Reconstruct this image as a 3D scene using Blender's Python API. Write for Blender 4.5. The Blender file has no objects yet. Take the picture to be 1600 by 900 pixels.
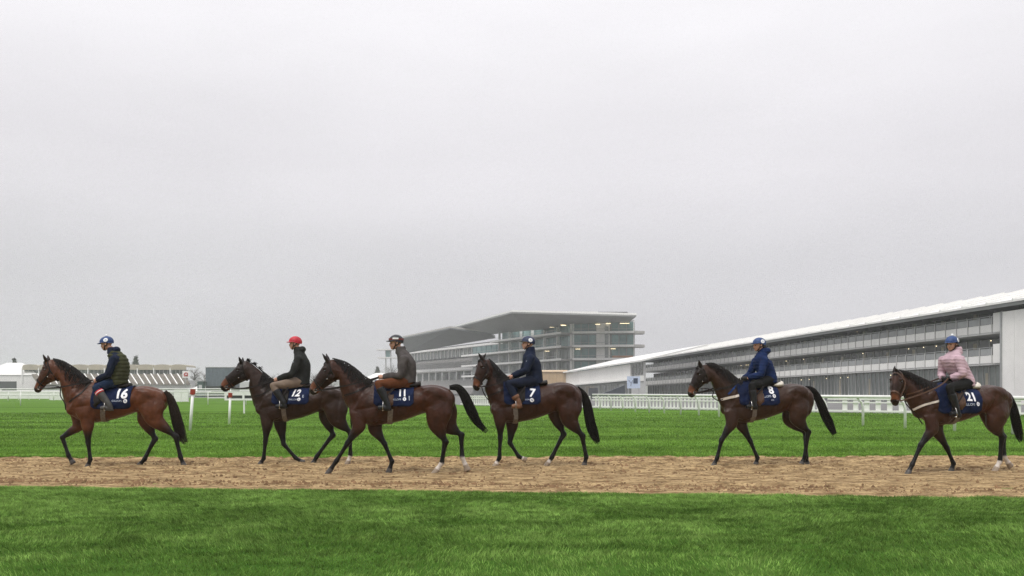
import bpy, bmesh, math, random
import numpy as np
from mathutils import Vector, Matrix
from mathutils.bvhtree import BVHTree

random.seed(7); np.random.seed(7)
SC = bpy.context.scene
COL = SC.collection

# ---------------------------------------------------------------- camera
F, CX, HY, H = 1400.0, 800.0, 613.0, 1.38          # photo: 1600 px wide, focal in px, horizon row, eye height
cam_d = bpy.data.cameras.new('camera'); cam = bpy.data.objects.new('camera', cam_d); COL.objects.link(cam)
cam.location = (0, 0, H); cam.rotation_euler = (math.radians(90), 0, 0)
cam_d.sensor_width = 36.0; cam_d.lens = 36.0 * F / 1600.0
cam_d.shift_y = (HY - 450.0) / 1600.0
cam_d.clip_start = 0.1; cam_d.clip_end = 9000
SC.camera = cam

# ---------------------------------------------------------------- sky, sun, exposure
SUN_EL, SUN_AZ = math.radians(60), math.radians(215)   # veiled sun, high behind the camera's left shoulder
w = bpy.data.worlds.new('World'); SC.world = w; w.use_nodes = True
nt = w.node_tree; nt.nodes.clear()
def N(t, typ, **kw):
    n = t.nodes.new(typ)
    for k, v in kw.items(): setattr(n, k, v)
    return n
out = N(nt, 'ShaderNodeOutputWorld'); bg = N(nt, 'ShaderNodeBackground'); bg.inputs['Strength'].default_value = 0.1
sky = N(nt, 'ShaderNodeTexSky', sky_type='NISHITA', sun_disc=False)
sky.sun_elevation = SUN_EL; sky.sun_rotation = SUN_AZ; sky.dust_density = 4.0
geo = N(nt, 'ShaderNodeTexCoord'); sep = N(nt, 'ShaderNodeSeparateXYZ'); nt.links.new(geo.outputs['Generated'], sep.inputs[0])
ramp = N(nt, 'ShaderNodeValToRGB'); cr = ramp.color_ramp; cr.interpolation = 'EASE'
cr.elements[0].position = 0.0; cr.elements[0].color = (0.49, 0.487, 0.505, 1)
cr.elements[1].position = 0.40; cr.elements[1].color = (0.805, 0.79, 0.82, 1)
e = cr.elements.new(0.12); e.color = (0.565, 0.557, 0.582, 1)
e = cr.elements.new(0.24); e.color = (0.685, 0.668, 0.70, 1)
e = cr.elements.new(1.0); e.color = (0.97, 0.955, 0.975, 1)
nt.links.new(sep.outputs['Z'], ramp.inputs['Fac'])
cn = N(nt, 'ShaderNodeTexNoise'); cn.inputs['Scale'].default_value = 2.2; cn.inputs['Detail'].default_value = 5.0; cn.inputs['Roughness'].default_value = 0.5
mp = N(nt, 'ShaderNodeMapping'); mp.inputs['Scale'].default_value = (1.0, 1.0, 3.2)
nt.links.new(geo.outputs['Generated'], mp.inputs[0]); nt.links.new(mp.outputs[0], cn.inputs['Vector'])
cm = N(nt, 'ShaderNodeMapRange'); cm.inputs['From Min'].default_value = 0.3; cm.inputs['From Max'].default_value = 0.7
cm.inputs['To Min'].default_value = 9.4; cm.inputs['To Max'].default_value = 10.6
nt.links.new(cn.outputs['Fac'], cm.inputs['Value'])
sc1 = N(nt, 'ShaderNodeVectorMath', operation='SCALE'); zen = N(nt, 'ShaderNodeMapRange'); zen.inputs['From Min'].default_value = 0.40; zen.inputs['From Max'].default_value = 1.0; zen.inputs['To Min'].default_value = 1.0; zen.inputs['To Max'].default_value = 1.38   # an overcast sky goes on brightening to the zenith
nt.links.new(sep.outputs['Z'], zen.inputs['Value']); zs = N(nt, 'ShaderNodeVectorMath', operation='SCALE'); nt.links.new(ramp.outputs['Color'], zs.inputs[0]); nt.links.new(zen.outputs[0], zs.inputs['Scale'])
nt.links.new(zs.outputs[0], sc1.inputs[0]); nt.links.new(cm.outputs[0], sc1.inputs['Scale'])
bw = N(nt, 'ShaderNodeHueSaturation'); bw.inputs['Saturation'].default_value = 0.15; nt.links.new(sky.outputs[0], bw.inputs['Color'])
mx = N(nt, 'ShaderNodeMix', data_type='RGBA'); mx.inputs['Factor'].default_value = 0.93
nt.links.new(bw.outputs[0], mx.inputs['A']); nt.links.new(sc1.outputs[0], mx.inputs['B'])
nt.links.new(mx.outputs['Result'], bg.inputs['Color']); nt.links.new(bg.outputs[0], out.inputs['Surface'])

sun_d = bpy.data.lights.new('sun', 'SUN'); sun_d.energy = 1.25; sun_d.angle = math.radians(16); sun_d.color = (1, 0.97, 0.93)
sun = bpy.data.objects.new('sun', sun_d); COL.objects.link(sun)
sdir = Vector((math.sin(SUN_AZ) * math.cos(SUN_EL), math.cos(SUN_AZ) * math.cos(SUN_EL), math.sin(SUN_EL)))
sun.rotation_euler = sdir.to_track_quat('Z', 'Y').to_euler()

vs = SC.view_settings; vs.view_transform = 'Standard'; vs.look = 'None'; vs.gamma = 1.0; vs.exposure = 0.30
vs.use_curve_mapping = False
SC.render.engine = 'CYCLES'
SC.cycles.use_denoising = True; SC.cycles.denoiser = 'OPENIMAGEDENOISE'; SC.cycles.denoising_prefilter = 'NONE'
SC.cycles.max_bounces = 6; SC.cycles.volume_bounces = 1; SC.cycles.transparent_max_bounces = 8

# ---------------------------------------------------------------- helpers
def at(px, py, d):
    return Vector(((px - CX) / F * d, d, H + (HY - py) / F * d))

def tag(o, label=None, cat=None, group=None, kind=None):
    if label: o['label'] = label
    if cat: o['category'] = cat
    if group: o['group'] = group
    if kind: o['kind'] = kind
    return o

def empty(name, loc=(0, 0, 0), rz=0.0, parent=None):
    o = bpy.data.objects.new(name, None); COL.objects.link(o)
    o.location = loc; o.rotation_euler = (0, 0, rz); o.empty_display_size = 0.2
    if parent: o.parent = parent
    return o

def link(name, me, m=None, parent=None, loc=(0, 0, 0), rz=0.0):
    o = bpy.data.objects.new(name, me); COL.objects.link(o)
    if m and not me.materials: me.materials.append(m)
    o.location = loc; o.rotation_euler = (0, 0, rz)
    if parent: o.parent = parent
    return o

class MB:
    def __init__(self): self.v = []; self.f = []
    def add(self, vs, fs):
        b = len(self.v); self.v.extend([tuple(p) for p in vs]); self.f.extend([tuple(i + b for i in q) for q in fs]); return self
    def hexa(self, p):            # 4 bottom (ccw from above), 4 top
        return self.add(p, [(3, 2, 1, 0), (4, 5, 6, 7), (0, 1, 5, 4), (1, 2, 6, 5), (2, 3, 7, 6), (3, 0, 4, 7)])
    def box(self, x0, x1, y0, y1, z0, z1):
        return self.hexa([(x0, y0, z0), (x1, y0, z0), (x1, y1, z0), (x0, y1, z0), (x0, y0, z1), (x1, y0, z1), (x1, y1, z1), (x0, y1, z1)])
    def tube(self, pts, rad, n=8, cap=True):
        pts = [Vector(p) for p in pts]; k = len(pts)
        if not hasattr(rad, '__len__'): rad = [rad] * k
        ref = None; vs = []; fs = []
        for i in range(k):
            t = (pts[min(i + 1, k - 1)] - pts[max(i - 1, 0)]).normalized()
            if ref is None:
                ref = Vector((0, 1, 0)) if abs(t.y) < 0.9 else Vector((1, 0, 0))
            a = (ref - t * ref.dot(t)).normalized(); b = t.cross(a); ref = a
            for j in range(n):
                q = 2 * math.pi * j / n
                vs.append(pts[i] + (a * math.cos(q) + b * math.sin(q)) * rad[i])
        for i in range(k - 1):
            for j in range(n):
                j2 = (j + 1) % n
                fs.append((i * n + j, i * n + j2, (i + 1) * n + j2, (i + 1) * n + j))
        if cap:
            fs.append(tuple(range(n))[::-1]); fs.append(tuple((k - 1) * n + j for j in range(n)))
        return self.add(vs, fs)
    def ell(self, c, r, nu=14, nv=8, rot=None):
        vs = []; fs = []; c = Vector(c)
        for i in range(nv + 1):
            th = math.pi * i / nv
            for j in range(nu):
                ph = 2 * math.pi * j / nu
                p = Vector((r[0] * math.sin(th) * math.cos(ph), r[1] * math.sin(th) * math.sin(ph), r[2] * math.cos(th)))
                if rot: p = rot @ p
                vs.append(c + p)
        for i in range(nv):
            for j in range(nu):
                j2 = (j + 1) % nu
                fs.append((i * nu + j, (i + 1) * nu + j, (i + 1) * nu + j2, i * nu + j2))
        return self.add(vs, fs)
    def mesh(self, name='mesh', smooth=False):
        me = bpy.data.meshes.new(name); me.from_pydata(self.v, [], self.f); me.update()
        if smooth: me.polygons.foreach_set('use_smooth', [True] * len(me.polygons))
        return me
    def build(self, name, m=None, parent=None, loc=(0, 0, 0), rz=0.0, smooth=False):
        return link(name, self.mesh(name, smooth), m, parent, loc, rz)

def boxobj(name, m, parent, x0, x1, y0, y1, z0, z1):
    return MB().box(x0, x1, y0, y1, z0, z1).build(name, m, parent)

def catmull(P, n):
    P = np.asarray(P, float); k = len(P); res = []
    Q = np.vstack([2 * P[0] - P[1], P, 2 * P[-1] - P[-2]])
    for i in range(k - 1):
        p0, p1, p2, p3 = Q[i], Q[i + 1], Q[i + 2], Q[i + 3]
        for j in range(n):
            t = j / n
            res.append(0.5 * ((2 * p1) + (-p0 + p2) * t + (2 * p0 - 5 * p1 + 4 * p2 - p3) * t * t + (-p0 + 3 * p1 - 3 * p2 + p3) * t ** 3))
    res.append(P[-1]); return np.array(res)

def _hash(ix, iy, seed):
    n = (ix.astype(np.int64) * 374761393 + iy.astype(np.int64) * 668265263 + seed * 982451653) & 0x7fffffff
    n = ((n ^ (n >> 13)) * 1274126177) & 0x7fffffff
    return (n ^ (n >> 16)) % 65536 / 65535.0
def vnoise(x, y, seed=0):
    ix = np.floor(x); iy = np.floor(y); fx = x - ix; fy = y - iy
    fx = fx * fx * (3 - 2 * fx); fy = fy * fy * (3 - 2 * fy)
    a = _hash(ix, iy, seed); b = _hash(ix + 1, iy, seed); c = _hash(ix, iy + 1, seed); d = _hash(ix + 1, iy + 1, seed)
    return (a * (1 - fx) + b * fx) * (1 - fy) + (c * (1 - fx) + d * fx) * fy
def fbm(x, y, seed=0, o=4):
    s = 0; a = 0.5
    for i in range(o):
        s = s + a * vnoise(x * 2 ** i, y * 2 ** i, seed + i); a *= 0.5
    return s

def grid_mesh(name, X, Y, Z):
    ny, nx = X.shape
    me = bpy.data.meshes.new(name)
    co = np.stack([X, Y, Z], -1).reshape(-1, 3).astype(np.float32)
    i = np.arange(ny * nx).reshape(ny, nx)
    q = np.stack([i[:-1, :-1], i[:-1, 1:], i[1:, 1:], i[1:, :-1]], -1).reshape(-1, 4)
    me.vertices.add(len(co)); me.vertices.foreach_set('co', co.ravel())
    me.loops.add(q.size); me.loops.foreach_set('vertex_index', q.ravel().astype(np.int32))
    me.polygons.add(len(q)); me.polygons.foreach_set('loop_start', (np.arange(len(q)) * 4).astype(np.int32))
    me.update(calc_edges=True); me.polygons.foreach_set('use_smooth', np.ones(len(q), bool))
    return me

def tri_mesh(name, V, T):
    me = bpy.data.meshes.new(name)
    me.vertices.add(len(V)); me.vertices.foreach_set('co', V.astype(np.float32).ravel())
    me.loops.add(T.size); me.loops.foreach_set('vertex_index', T.ravel().astype(np.int32))
    me.polygons.add(len(T)); me.polygons.foreach_set('loop_start', (np.arange(len(T)) * 3).astype(np.int32))
    me.update(calc_edges=True)
    return me

# ---------------------------------------------------------------- materials
MATS = {}
def mat(name, col, rough=0.6, var=0.15, scale=6.0, bump=0.0, bscale=40.0, spec=0.4, metal=0.0, col2=None, stretch=(1, 1, 1), rnd=0.0, coords='Object', emit=0.0, coat=0.0, sheen=0.0):
    if name in MATS: return MATS[name]
    m = bpy.data.materials.new(name); m.use_nodes = True; t = m.node_tree
    b = t.nodes['Principled BSDF']; b.inputs['Roughness'].default_value = rough
    b.inputs['Specular IOR Level'].default_value = spec; b.inputs['Metallic'].default_value = metal
    if coat: b.inputs['Coat Weight'].default_value = coat
    if sheen: b.inputs['Sheen Weight'].default_value = sheen
    tc = N(t, 'ShaderNodeTexCoord'); mp = N(t, 'ShaderNodeMapping'); mp.inputs['Scale'].default_value = stretch
    t.links.new(tc.outputs[coords], mp.inputs[0])
    no = N(t, 'ShaderNodeTexNoise'); no.inputs['Scale'].default_value = scale; no.inputs['Detail'].default_value = 5
    t.links.new(mp.outputs[0], no.inputs['Vector'])
    r = N(t, 'ShaderNodeMapRange'); r.inputs['From Min'].default_value = 0.3; r.inputs['From Max'].default_value = 0.7
    t.links.new(no.outputs['Fac'], r.inputs['Value'])
    mixn = N(t, 'ShaderNodeMix', data_type='RGBA')
    if col2 is None:
        mixn.inputs['A'].default_value = tuple(c * (1 - var) for c in col[:3]) + (1,)
        mixn.inputs['B'].default_value = tuple(min(1, c * (1 + var)) for c in col[:3]) + (1,)
    else:
        mixn.inputs['A'].default_value = tuple(col) + (1,); mixn.inputs['B'].default_value = tuple(col2) + (1,)
    t.links.new(r.outputs[0], mixn.inputs['Factor'])
    src = mixn.outputs['Result']
    if rnd:
        oi = N(t, 'ShaderNodeObjectInfo'); mr = N(t, 'ShaderNodeMapRange'); mr.inputs['To Min'].default_value = 1 - rnd; mr.inputs['To Max'].default_value = 1 + rnd
        t.links.new(oi.outputs['Random'], mr.inputs['Value'])
        sv = N(t, 'ShaderNodeVectorMath', operation='SCALE'); t.links.new(src, sv.inputs[0]); t.links.new(mr.outputs[0], sv.inputs['Scale']); src = sv.outputs[0]
    t.links.new(src, b.inputs['Base Color'])
    if emit:
        b.inputs['Emission Color'].default_value = tuple(col) + (1,); b.inputs['Emission Strength'].default_value = emit
    if bump:
        n2 = N(t, 'ShaderNodeTexNoise'); n2.inputs['Scale'].default_value = bscale; n2.inputs['Detail'].default_value = 4
        t.links.new(mp.outputs[0], n2.inputs['Vector'])
        bp = N(t, 'ShaderNodeBump'); bp.inputs['Strength'].default_value = bump; bp.inputs['Distance'].default_value = 0.02
        t.links.new(n2.outputs['Fac'], bp.inputs['Height']); t.links.new(bp.outputs[0], b.inputs['Normal'])
    MATS[name] = m; return m

def grass_mat(name, dark, bright, blades=False, stripes=False):
    m = bpy.data.materials.new(name); m.use_nodes = True; t = m.node_tree; t.nodes.clear()
    o = N(t, 'ShaderNodeOutputMaterial'); g = N(t, 'ShaderNodeNewGeometry')
    n1 = N(t, 'ShaderNodeTexNoise'); n1.inputs['Scale'].default_value = 1.3; n1.inputs['Detail'].default_value = 6; n1.inputs['Roughness'].default_value = 0.65
    mp = N(t, 'ShaderNodeMapping'); mp.inputs['Scale'].default_value = (1.0, 1.6, 1) if not stripes else (0.25, 1.5, 1)
    t.links.new(g.outputs['Position'], mp.inputs[0]); t.links.new(mp.outputs[0], n1.inputs['Vector'])
    r = N(t, 'ShaderNodeMapRange'); r.inputs['From Min'].default_value = 0.36; r.inputs['From Max'].default_value = 0.64
    t.links.new(n1.outputs['Fac'], r.inputs['Value']); fac = r.outputs[0]
    mix = N(t, 'ShaderNodeMix', data_type='RGBA'); mix.inputs['A'].default_value = dark + (1,); mix.inputs['B'].default_value = bright + (1,)
    t.links.new(fac, mix.inputs['Factor']); src = mix.outputs['Result']
    if stripes:     # mower passes
        mp2 = N(t, 'ShaderNodeMapping'); mp2.inputs['Rotation'].default_value = (0, 0, math.radians(-24)); mp2.inputs['Scale'].default_value = (0.02, 0.22, 1)
        t.links.new(g.outputs['Position'], mp2.inputs[0])
        n2 = N(t, 'ShaderNodeTexNoise'); n2.inputs['Scale'].default_value = 1.6; n2.inputs['Detail'].default_value = 3
        t.links.new(mp2.outputs[0], n2.inputs['Vector'])
        r2 = N(t, 'ShaderNodeMapRange'); r2.inputs['From Min'].default_value = 0.35; r2.inputs['From Max'].default_value = 0.65; r2.inputs['To Min'].default_value = 0.72; r2.inputs['To Max'].default_value = 1.25
        t.links.new(n2.outputs['Fac'], r2.inputs['Value'])
        s = N(t, 'ShaderNodeVectorMath', operation='SCALE'); t.links.new(src, s.inputs[0]); t.links.new(r2.outputs[0], s.inputs['Scale']); src = s.outputs[0]
    if blades:
        a = N(t, 'ShaderNodeAttribute', attribute_name='tint'); s = N(t, 'ShaderNodeVectorMath', operation='SCALE')
        t.links.new(src, s.inputs[0]); t.links.new(a.outputs['Fac'], s.inputs['Scale']); src = s.outputs[0]
    d = N(t, 'ShaderNodeBsdfDiffuse'); t.links.new(src, d.inputs['Color']); sh = d.outputs[0]
    if blades:
        tr = N(t, 'ShaderNodeBsdfTranslucent'); t.links.new(src, tr.inputs['Color'])
        ms = N(t, 'ShaderNodeMixShader'); ms.inputs['Fac'].default_value = 0.25; t.links.new(sh, ms.inputs[1]); t.links.new(tr.outputs[0], ms.inputs[2]); sh = ms.outputs[0]
    else:
        n3 = N(t, 'ShaderNodeTexNoise'); n3.inputs['Scale'].default_value = 14; n3.inputs['Detail'].default_value = 5; t.links.new(g.outputs['Position'], n3.inputs['Vector'])
        bp = N(t, 'ShaderNodeBump'); bp.inputs['Strength'].default_value = 0.8; bp.inputs['Distance'].default_value = 0.05; t.links.new(n3.outputs['Fac'], bp.inputs['Height']); t.links.new(bp.outputs[0], d.inputs['Normal'])
    t.links.new(sh, o.inputs['Surface']); return m

def dirt_mat():
    m = bpy.data.materials.new('sandy_track'); m.use_nodes = True; t = m.node_tree; b = t.nodes['Principled BSDF']
    b.inputs['Roughness'].default_value = 0.95; b.inputs['Specular IOR Level'].default_value = 0.1
    g = N(t, 'ShaderNodeNewGeometry')
    def noise(sc, stretch, det=5):
        mp = N(t, 'ShaderNodeMapping'); mp.inputs['Scale'].default_value = stretch; t.links.new(g.outputs['Position'], mp.inputs[0])
        n = N(t, 'ShaderNodeTexNoise'); n.inputs['Scale'].default_value = sc; n.inputs['Detail'].default_value = det; n.inputs['Roughness'].default_value = 0.65
        t.links.new(mp.outputs[0], n.inputs['Vector']); return n.outputs['Fac']
    def rng(x, a, b_, c, d):
        r = N(t, 'ShaderNodeMapRange'); r.inputs['From Min'].default_value = a; r.inputs['From Max'].default_value = b_; r.inputs['To Min'].default_value = c; r.inputs['To Max'].default_value = d
        t.links.new(x, r.inputs['Value']); return r.outputs[0]
    mx = N(t, 'ShaderNodeMix', data_type='RGBA'); mx.inputs['A'].default_value = (0.175, 0.110, 0.052, 1); mx.inputs['B'].default_value = (0.46, 0.33, 0.172, 1)
    t.links.new(rng(noise(2.4, (1.0, 2.4, 1), 13), 0.38, 0.60, 0, 1), mx.inputs['Factor'])
    m2 = N(t, 'ShaderNodeMix', data_type='RGBA', blend_type='MULTIPLY'); m2.inputs['Factor'].default_value = 1
    gr = N(t, 'ShaderNodeCombineColor'); f = rng(noise(26, (0.7, 1.2, 1), 8), 0.36, 0.58, 0.46, 1.12)
    for i in range(3): t.links.new(f, gr.inputs[i])
    t.links.new(mx.outputs['Result'], m2.inputs['A']); t.links.new(gr.outputs[0], m2.inputs['B'])
    t.links.new(m2.outputs['Result'], b.inputs['Base Color'])
    bp = N(t, 'ShaderNodeBump'); bp.inputs['Strength'].default_value = 0.9; bp.inputs['Distance'].default_value = 0.03
    t.links.new(noise(16, (0.9, 1, 1), 7), bp.inputs['Height']); t.links.new(bp.outputs[0], b.inputs['Normal'])
    return m

def glass_mat(name, col, rnd=0.35, rough=0.12):
    return mat(name, col, rough=rough, var=0.25, scale=0.6, spec=0.4, rnd=rnd)

WHITE = mat('white_plastic', (0.80, 0.80, 0.77), 0.45, 0.06, 3)
MEMB = mat('white_membrane', (0.78, 0.775, 0.75), 0.55, 0.05, 0.4, rnd=0.03)
PANEL = mat('white_panel', (0.78, 0.77, 0.745), 0.5, 0.06, 0.5, rnd=0.04)
LIGHTGREY = mat('light_grey_panel', (0.50, 0.50, 0.49), 0.6, 0.08, 0.3, rnd=0.04)
MIDGREY = mat('mid_grey', (0.24, 0.25, 0.25), 0.6, 0.12, 0.5)
DARKGREY = mat('dark_grey', (0.055, 0.06, 0.06), 0.6, 0.2, 0.5)
STEEL = mat('galvanised_steel', (0.33, 0.34, 0.34), 0.4, 0.1, 2, metal=0.3)
CONC = mat('concrete', (0.42, 0.41, 0.385), 0.8, 0.1, 0.6)
GLASS_D = glass_mat('dark_window_glass', (0.062, 0.066, 0.062), 0.6, 0.2)
GLASS_G = glass_mat('grey_window_glass', (0.17, 0.185, 0.18), 0.45)
GLASS_T = glass_mat('teal_window_glass', (0.15, 0.26, 0.255), 0.3)
BEIGE = mat('beige_cladding', (0.40, 0.36, 0.28), 0.7, 0.12, 0.4, rnd=0.08)
TAN = mat('tan_boarding', (0.48, 0.34, 0.20), 0.7, 0.1, 0.5)
RED = mat('red_paint', (0.50, 0.02, 0.025), 0.5, 0.1, 4)
LAMP = mat('lit_lamp', (1.0, 0.82, 0.5), 0.4, 0.0, 1, emit=2.5)
TARMAC = mat('tarmac', (0.06, 0.06, 0.06), 0.9, 0.2, 2)
BARK = mat('grey_bark', (0.075, 0.062, 0.05), 0.9, 0.3, 3)
LEAFG = mat('dull_evergreen', (0.035, 0.05, 0.025), 0.8, 0.4, 2)
TWIG = mat('bare_twigs', (0.10, 0.085, 0.07), 0.9, 0.3, 2)

# ================================================================ GROUND
tag(MB().add([(-4000, -60, -0.02), (4000, -60, -0.02), (4000, 7000, -0.02), (-4000, 7000, -0.02)], [(0, 1, 2, 3)]).build('ground', grass_mat('far_turf', (0.080, 0.162, 0.026), (0.115, 0.212, 0.040), stripes=True)), kind='structure')

def front_edge(x): return 12.16 - 0.100 * x + 0.07 * (vnoise(x * 1.3, x * 0 + 3.3, 5) - 0.5) + 0.12 * (vnoise(x * 4.5, x * 0 + 1.3, 6) - 0.5)
def back_edge(x): return 18.9 + 0.0213 * x + 0.12 * (vnoise(x * 4.0, x * 0 + 2.3, 8) - 0.5) + 0.05 * (vnoise(x * 1.1, x * 0 + 9.3, 7) - 0.5)
tag(MB().add([(44, 30, -0.014), (33, 51.5, -0.014), (22, 62.5, -0.014), (7.4, 79.5, -0.014), (-5.5, 97.5, -0.014), (-26, 215, -0.014), (-150, 262, -0.014), (-400, 262, -0.014), (-400, 900, -0.014), (400, 900, -0.014), (400, 30, -0.014)],
    [tuple(range(11))[::-1]]).build('forecourt', mat('grey_tarmac', (0.15, 0.148, 0.145), 0.9, 0.2, 0.3)), kind='structure')
# sandy track with harrowed ridges and hoof pits
xs = np.linspace(-14, 14, 520); vs_ = np.linspace(0, 1, 280)
X, V = np.meshgrid(xs, vs_)
fe, be = front_edge(xs)[None, :] - 0.06, back_edge(xs)[None, :] + 0.06
Y = fe + (be - fe) * V
u = Y + 0.06 * (vnoise(X * 0.5, Y * 0.5, 21) - 0.5)
Z = 0.012 * (fbm(X * 0.5, u * 5.5, 3, 4) - 0.4) * 2 + 0.085 * (fbm(X * 4.0, u * 6.0, 11, 4) - 0.45) * (0.35 + 1.0 * np.clip((u - 15.2) / 1.2, 0, 1))
Z += -0.03 * np.exp(-((u - 13.4 + 0.05 * X) / 0.16) ** 2) * (0.4 + vnoise(X * 1.5, u, 33))
Z += 0.012
tag(link('track', grid_mesh('track', X, Y, Z), dirt_mat()), kind='structure')

def lawn_h(x, y):
    e = np.clip((front_edge(x) - y) / 1.2, 0.15, 1); e = np.where(y > 15, 0.6, e)
    return 0.012 + e * (0.03 * (fbm(x * 0.9, y * 1.3, 51, 3) - 0.42) + 0.035 * (vnoise(x * 3.5, y * 5.0, 57) - 0.5))
soil = grass_mat('lawn_soil', (0.042, 0.098, 0.016), (0.066, 0.138, 0.024))
def lawn(name, y0, y1, xr, nx, ny, amp):
    xs = np.linspace(-xr, xr, nx); V = np.linspace(0, 1, ny); X, VV = np.meshgrid(xs, V)
    a = y0(xs)[None, :]; b = y1(xs)[None, :]; Y = a + (b - a) * VV
    return X, Y, lawn_h(X, Y) * amp
X, Y, Z = lawn('a', lambda x: x * 0 + 4.5, lambda x: front_edge(x) + 0.02, 14, 220, 120, 1.0)
tag(link('near_lawn', grid_mesh('near_lawn', X, Y, Z), soil), kind='structure')
X, Y, Z = lawn('b', lambda x: back_edge(x) - 0.02, lambda x: x * 0 + 34, 40, 200, 120, 0.4)
Z[-6:, :] *= np.linspace(1, 0, 6)[:, None]; Z[-1, :] = -0.03
tag(link('far_lawn', grid_mesh('far_lawn', X, Y, Z + 0.0), grass_mat('far_lawn_turf', (0.07, 0.145, 0.022), (0.105, 0.195, 0.035), stripes=True)), kind='structure')

def blades(name, x, y, amp, hgt, wid, m, label, lean, tuft=0.0):
    n = len(x); cell = _hash(np.floor(x / 0.05 + 0.6 * np.sin(y * 31)), np.floor(y / 0.07 + 0.6 * np.sin(x * 27)), 5) if tuft else 0.5; z = lawn_h(x, y) * amp - 0.004
    clump = fbm(x * 2.3, y * 2.3, 71, 3)
    h = hgt * (0.5 + 0.95 * clump ** 1.3) * np.random.uniform(0.6, 1.3, n)
    a = np.random.uniform(0, 2 * np.pi, n)
    la = 2 * np.pi * 1.5 * vnoise(x * 0.7, y * 0.7, 81) + np.random.normal(0, 0.9, n)
    ll = h * lean * np.random.uniform(0.3, 1.3, n)
    dx, dy = np.cos(a) * wid * 0.5, np.sin(a) * wid * 0.5
    p0 = np.stack([x - dx, y - dy, z], -1); p1 = np.stack([x + dx, y + dy, z], -1)
    mx_, my_ = x + np.cos(la) * ll * 0.35, y + np.sin(la) * ll * 0.35
    p2 = np.stack([mx_ + dx * 0.75, my_ + dy * 0.75, z + h * 0.62], -1); p3 = np.stack([mx_ - dx * 0.75, my_ - dy * 0.75, z + h * 0.62], -1)
    p4 = np.stack([x + np.cos(la) * ll, y + np.sin(la) * ll, z + h], -1)
    V = np.stack([p0, p1, p2, p3, p4], 1).reshape(-1, 3); b = np.arange(n)[:, None] * 5
    T = np.concatenate([b + np.array([0, 1, 2]), b + np.array([0, 2, 3]), b + np.array([3, 2, 4])], 0)
    me = tri_mesh(name, V, T)
    at_ = me.attributes.new('tint', 'FLOAT', 'POINT')
    tint = np.repeat(np.random.uniform(0.65, 1.35, n) * (0.88 + 0.24 * vnoise(x * 0.35, y * 0.35, 91)) * (0.70 + 0.62 * fbm(x * 4.0, y * 8.0, 93, 4)) * (1 - tuft / 2 + tuft * cell), 5).astype(np.float32)
    at_.data.foreach_set('value', tint)
    return tag(link(name, me, m), label, 'grass', kind='stuff')
n = 540000
d = 5.6 + (13.6 - 5.6) * np.sqrt(np.random.uniform(0, 1, n)) ** 0.9; x = np.random.uniform(-0.64, 0.64, n) * d
k = d < front_edge(x) + np.random.normal(0, 0.03, n); x, d = x[k], d[k]
blades('lawn_grass', x, d, 1.0, 0.042, 0.0064, grass_mat('lawn_blades', (0.122, 0.222, 0.044), (0.205, 0.330, 0.080), True), 'thick green lawn grass in front of the sandy track', 1.0, 0.75)
n = 300000
d = 18.7 + 42.0 * np.random.uniform(0, 1, n) ** 2.0; x = np.random.uniform(-0.66, 0.66, n) * d
k = d > back_edge(x) - 0.01 + np.random.normal(0, 0.02, n); x, d = x[k], d[k]
blades('field_grass', x, d, 0.4 * (d < 33), 0.048, 0.012 + 0.0006 * (d - 18), grass_mat('field_blades', (0.115, 0.215, 0.034), (0.190, 0.320, 0.062), True, True), 'short mown green grass beyond the sandy track', 0.9, 0.5)

# loose clods of churned soil
rc = np.random.RandomState(5); n = 9000
x = rc.uniform(-13.5, 13.5, n); q = rc.uniform(0, 1, n); fe_, be_ = front_edge(x), back_edge(x)
y = np.where(q < 0.7, be_ - (be_ - fe_) * rc.beta(1.3, 2.2, n), fe_ + 0.9 + rc.normal(0, 0.22, n)); r_ = rc.gamma(2.0, 0.0055, n) + 0.005
base = np.array([(1, 0, -0.3), (-0.5, 0.87, -0.3), (-0.5, -0.87, -0.3), (0.1, 0.1, 0.8), (0.6, 0.5, 0.35), (-0.6, -0.1, 0.4)])
V = base[None] * r_[:, None, None] * rc.uniform(0.6, 1.4, (n, 6, 3)) + np.stack([x, y, 0.016 + 0 * x], -1)[:, None, :]
T0 = np.array([(0, 4, 3), (4, 1, 3), (1, 5, 3), (5, 2, 3), (2, 0, 3), (0, 1, 4), (1, 2, 5)]); T = (T0[None] + (np.arange(n) * 6)[:, None, None]).reshape(-1, 3)
tag(link('soil_clods', tri_mesh('soil_clods', V.reshape(-1, 3), T), mat('damp_soil', (0.19, 0.115, 0.062), 0.95, 0.45, 3, spec=0.1)), 'loose brown clods churned up along the sandy track', 'soil', kind='stuff')

# ================================================================ RIGHT HAND GRANDSTAND (long hospitality building)
def rot2(D): return math.atan2(D[1], D[0])
class Frame:
    """building frame: t along the facade, u away from the track, z up; slope = fall of the floor lines per metre"""
    def __init__(s, root, slope=0.0): s.root = root; s.slope = slope
    def p(s, t, u, z): return (t, -u, z - s.slope * t)
    def hexa(s, mb, t0, t1, u0, u1, z0, z1):
        P = s.p; return mb.hexa([P(t0, u1, z0), P(t1, u1, z0), P(t1, u0, z0), P(t0, u0, z0), P(t0, u1, z1), P(t1, u1, z1), P(t1, u0, z1), P(t0, u0, z1)])
    def box(s, name, m, t0, t1, u0, u1, z0, z1, parent=None):
        return s.hexa(MB(), t0, t1, u0, u1, z0, z1).build(name, m, parent or s.root)
    def rep(s, name, m, ts, w, u0, u1, z0, z1, parent=None):
        me = s.hexa(MB(), 0, w, u0, u1, z0, z1).mesh(name); me.materials.append(m)
        return [link(name, me, None, parent or s.root, (t, 0, -s.slope * t)) for t in ts]

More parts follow.
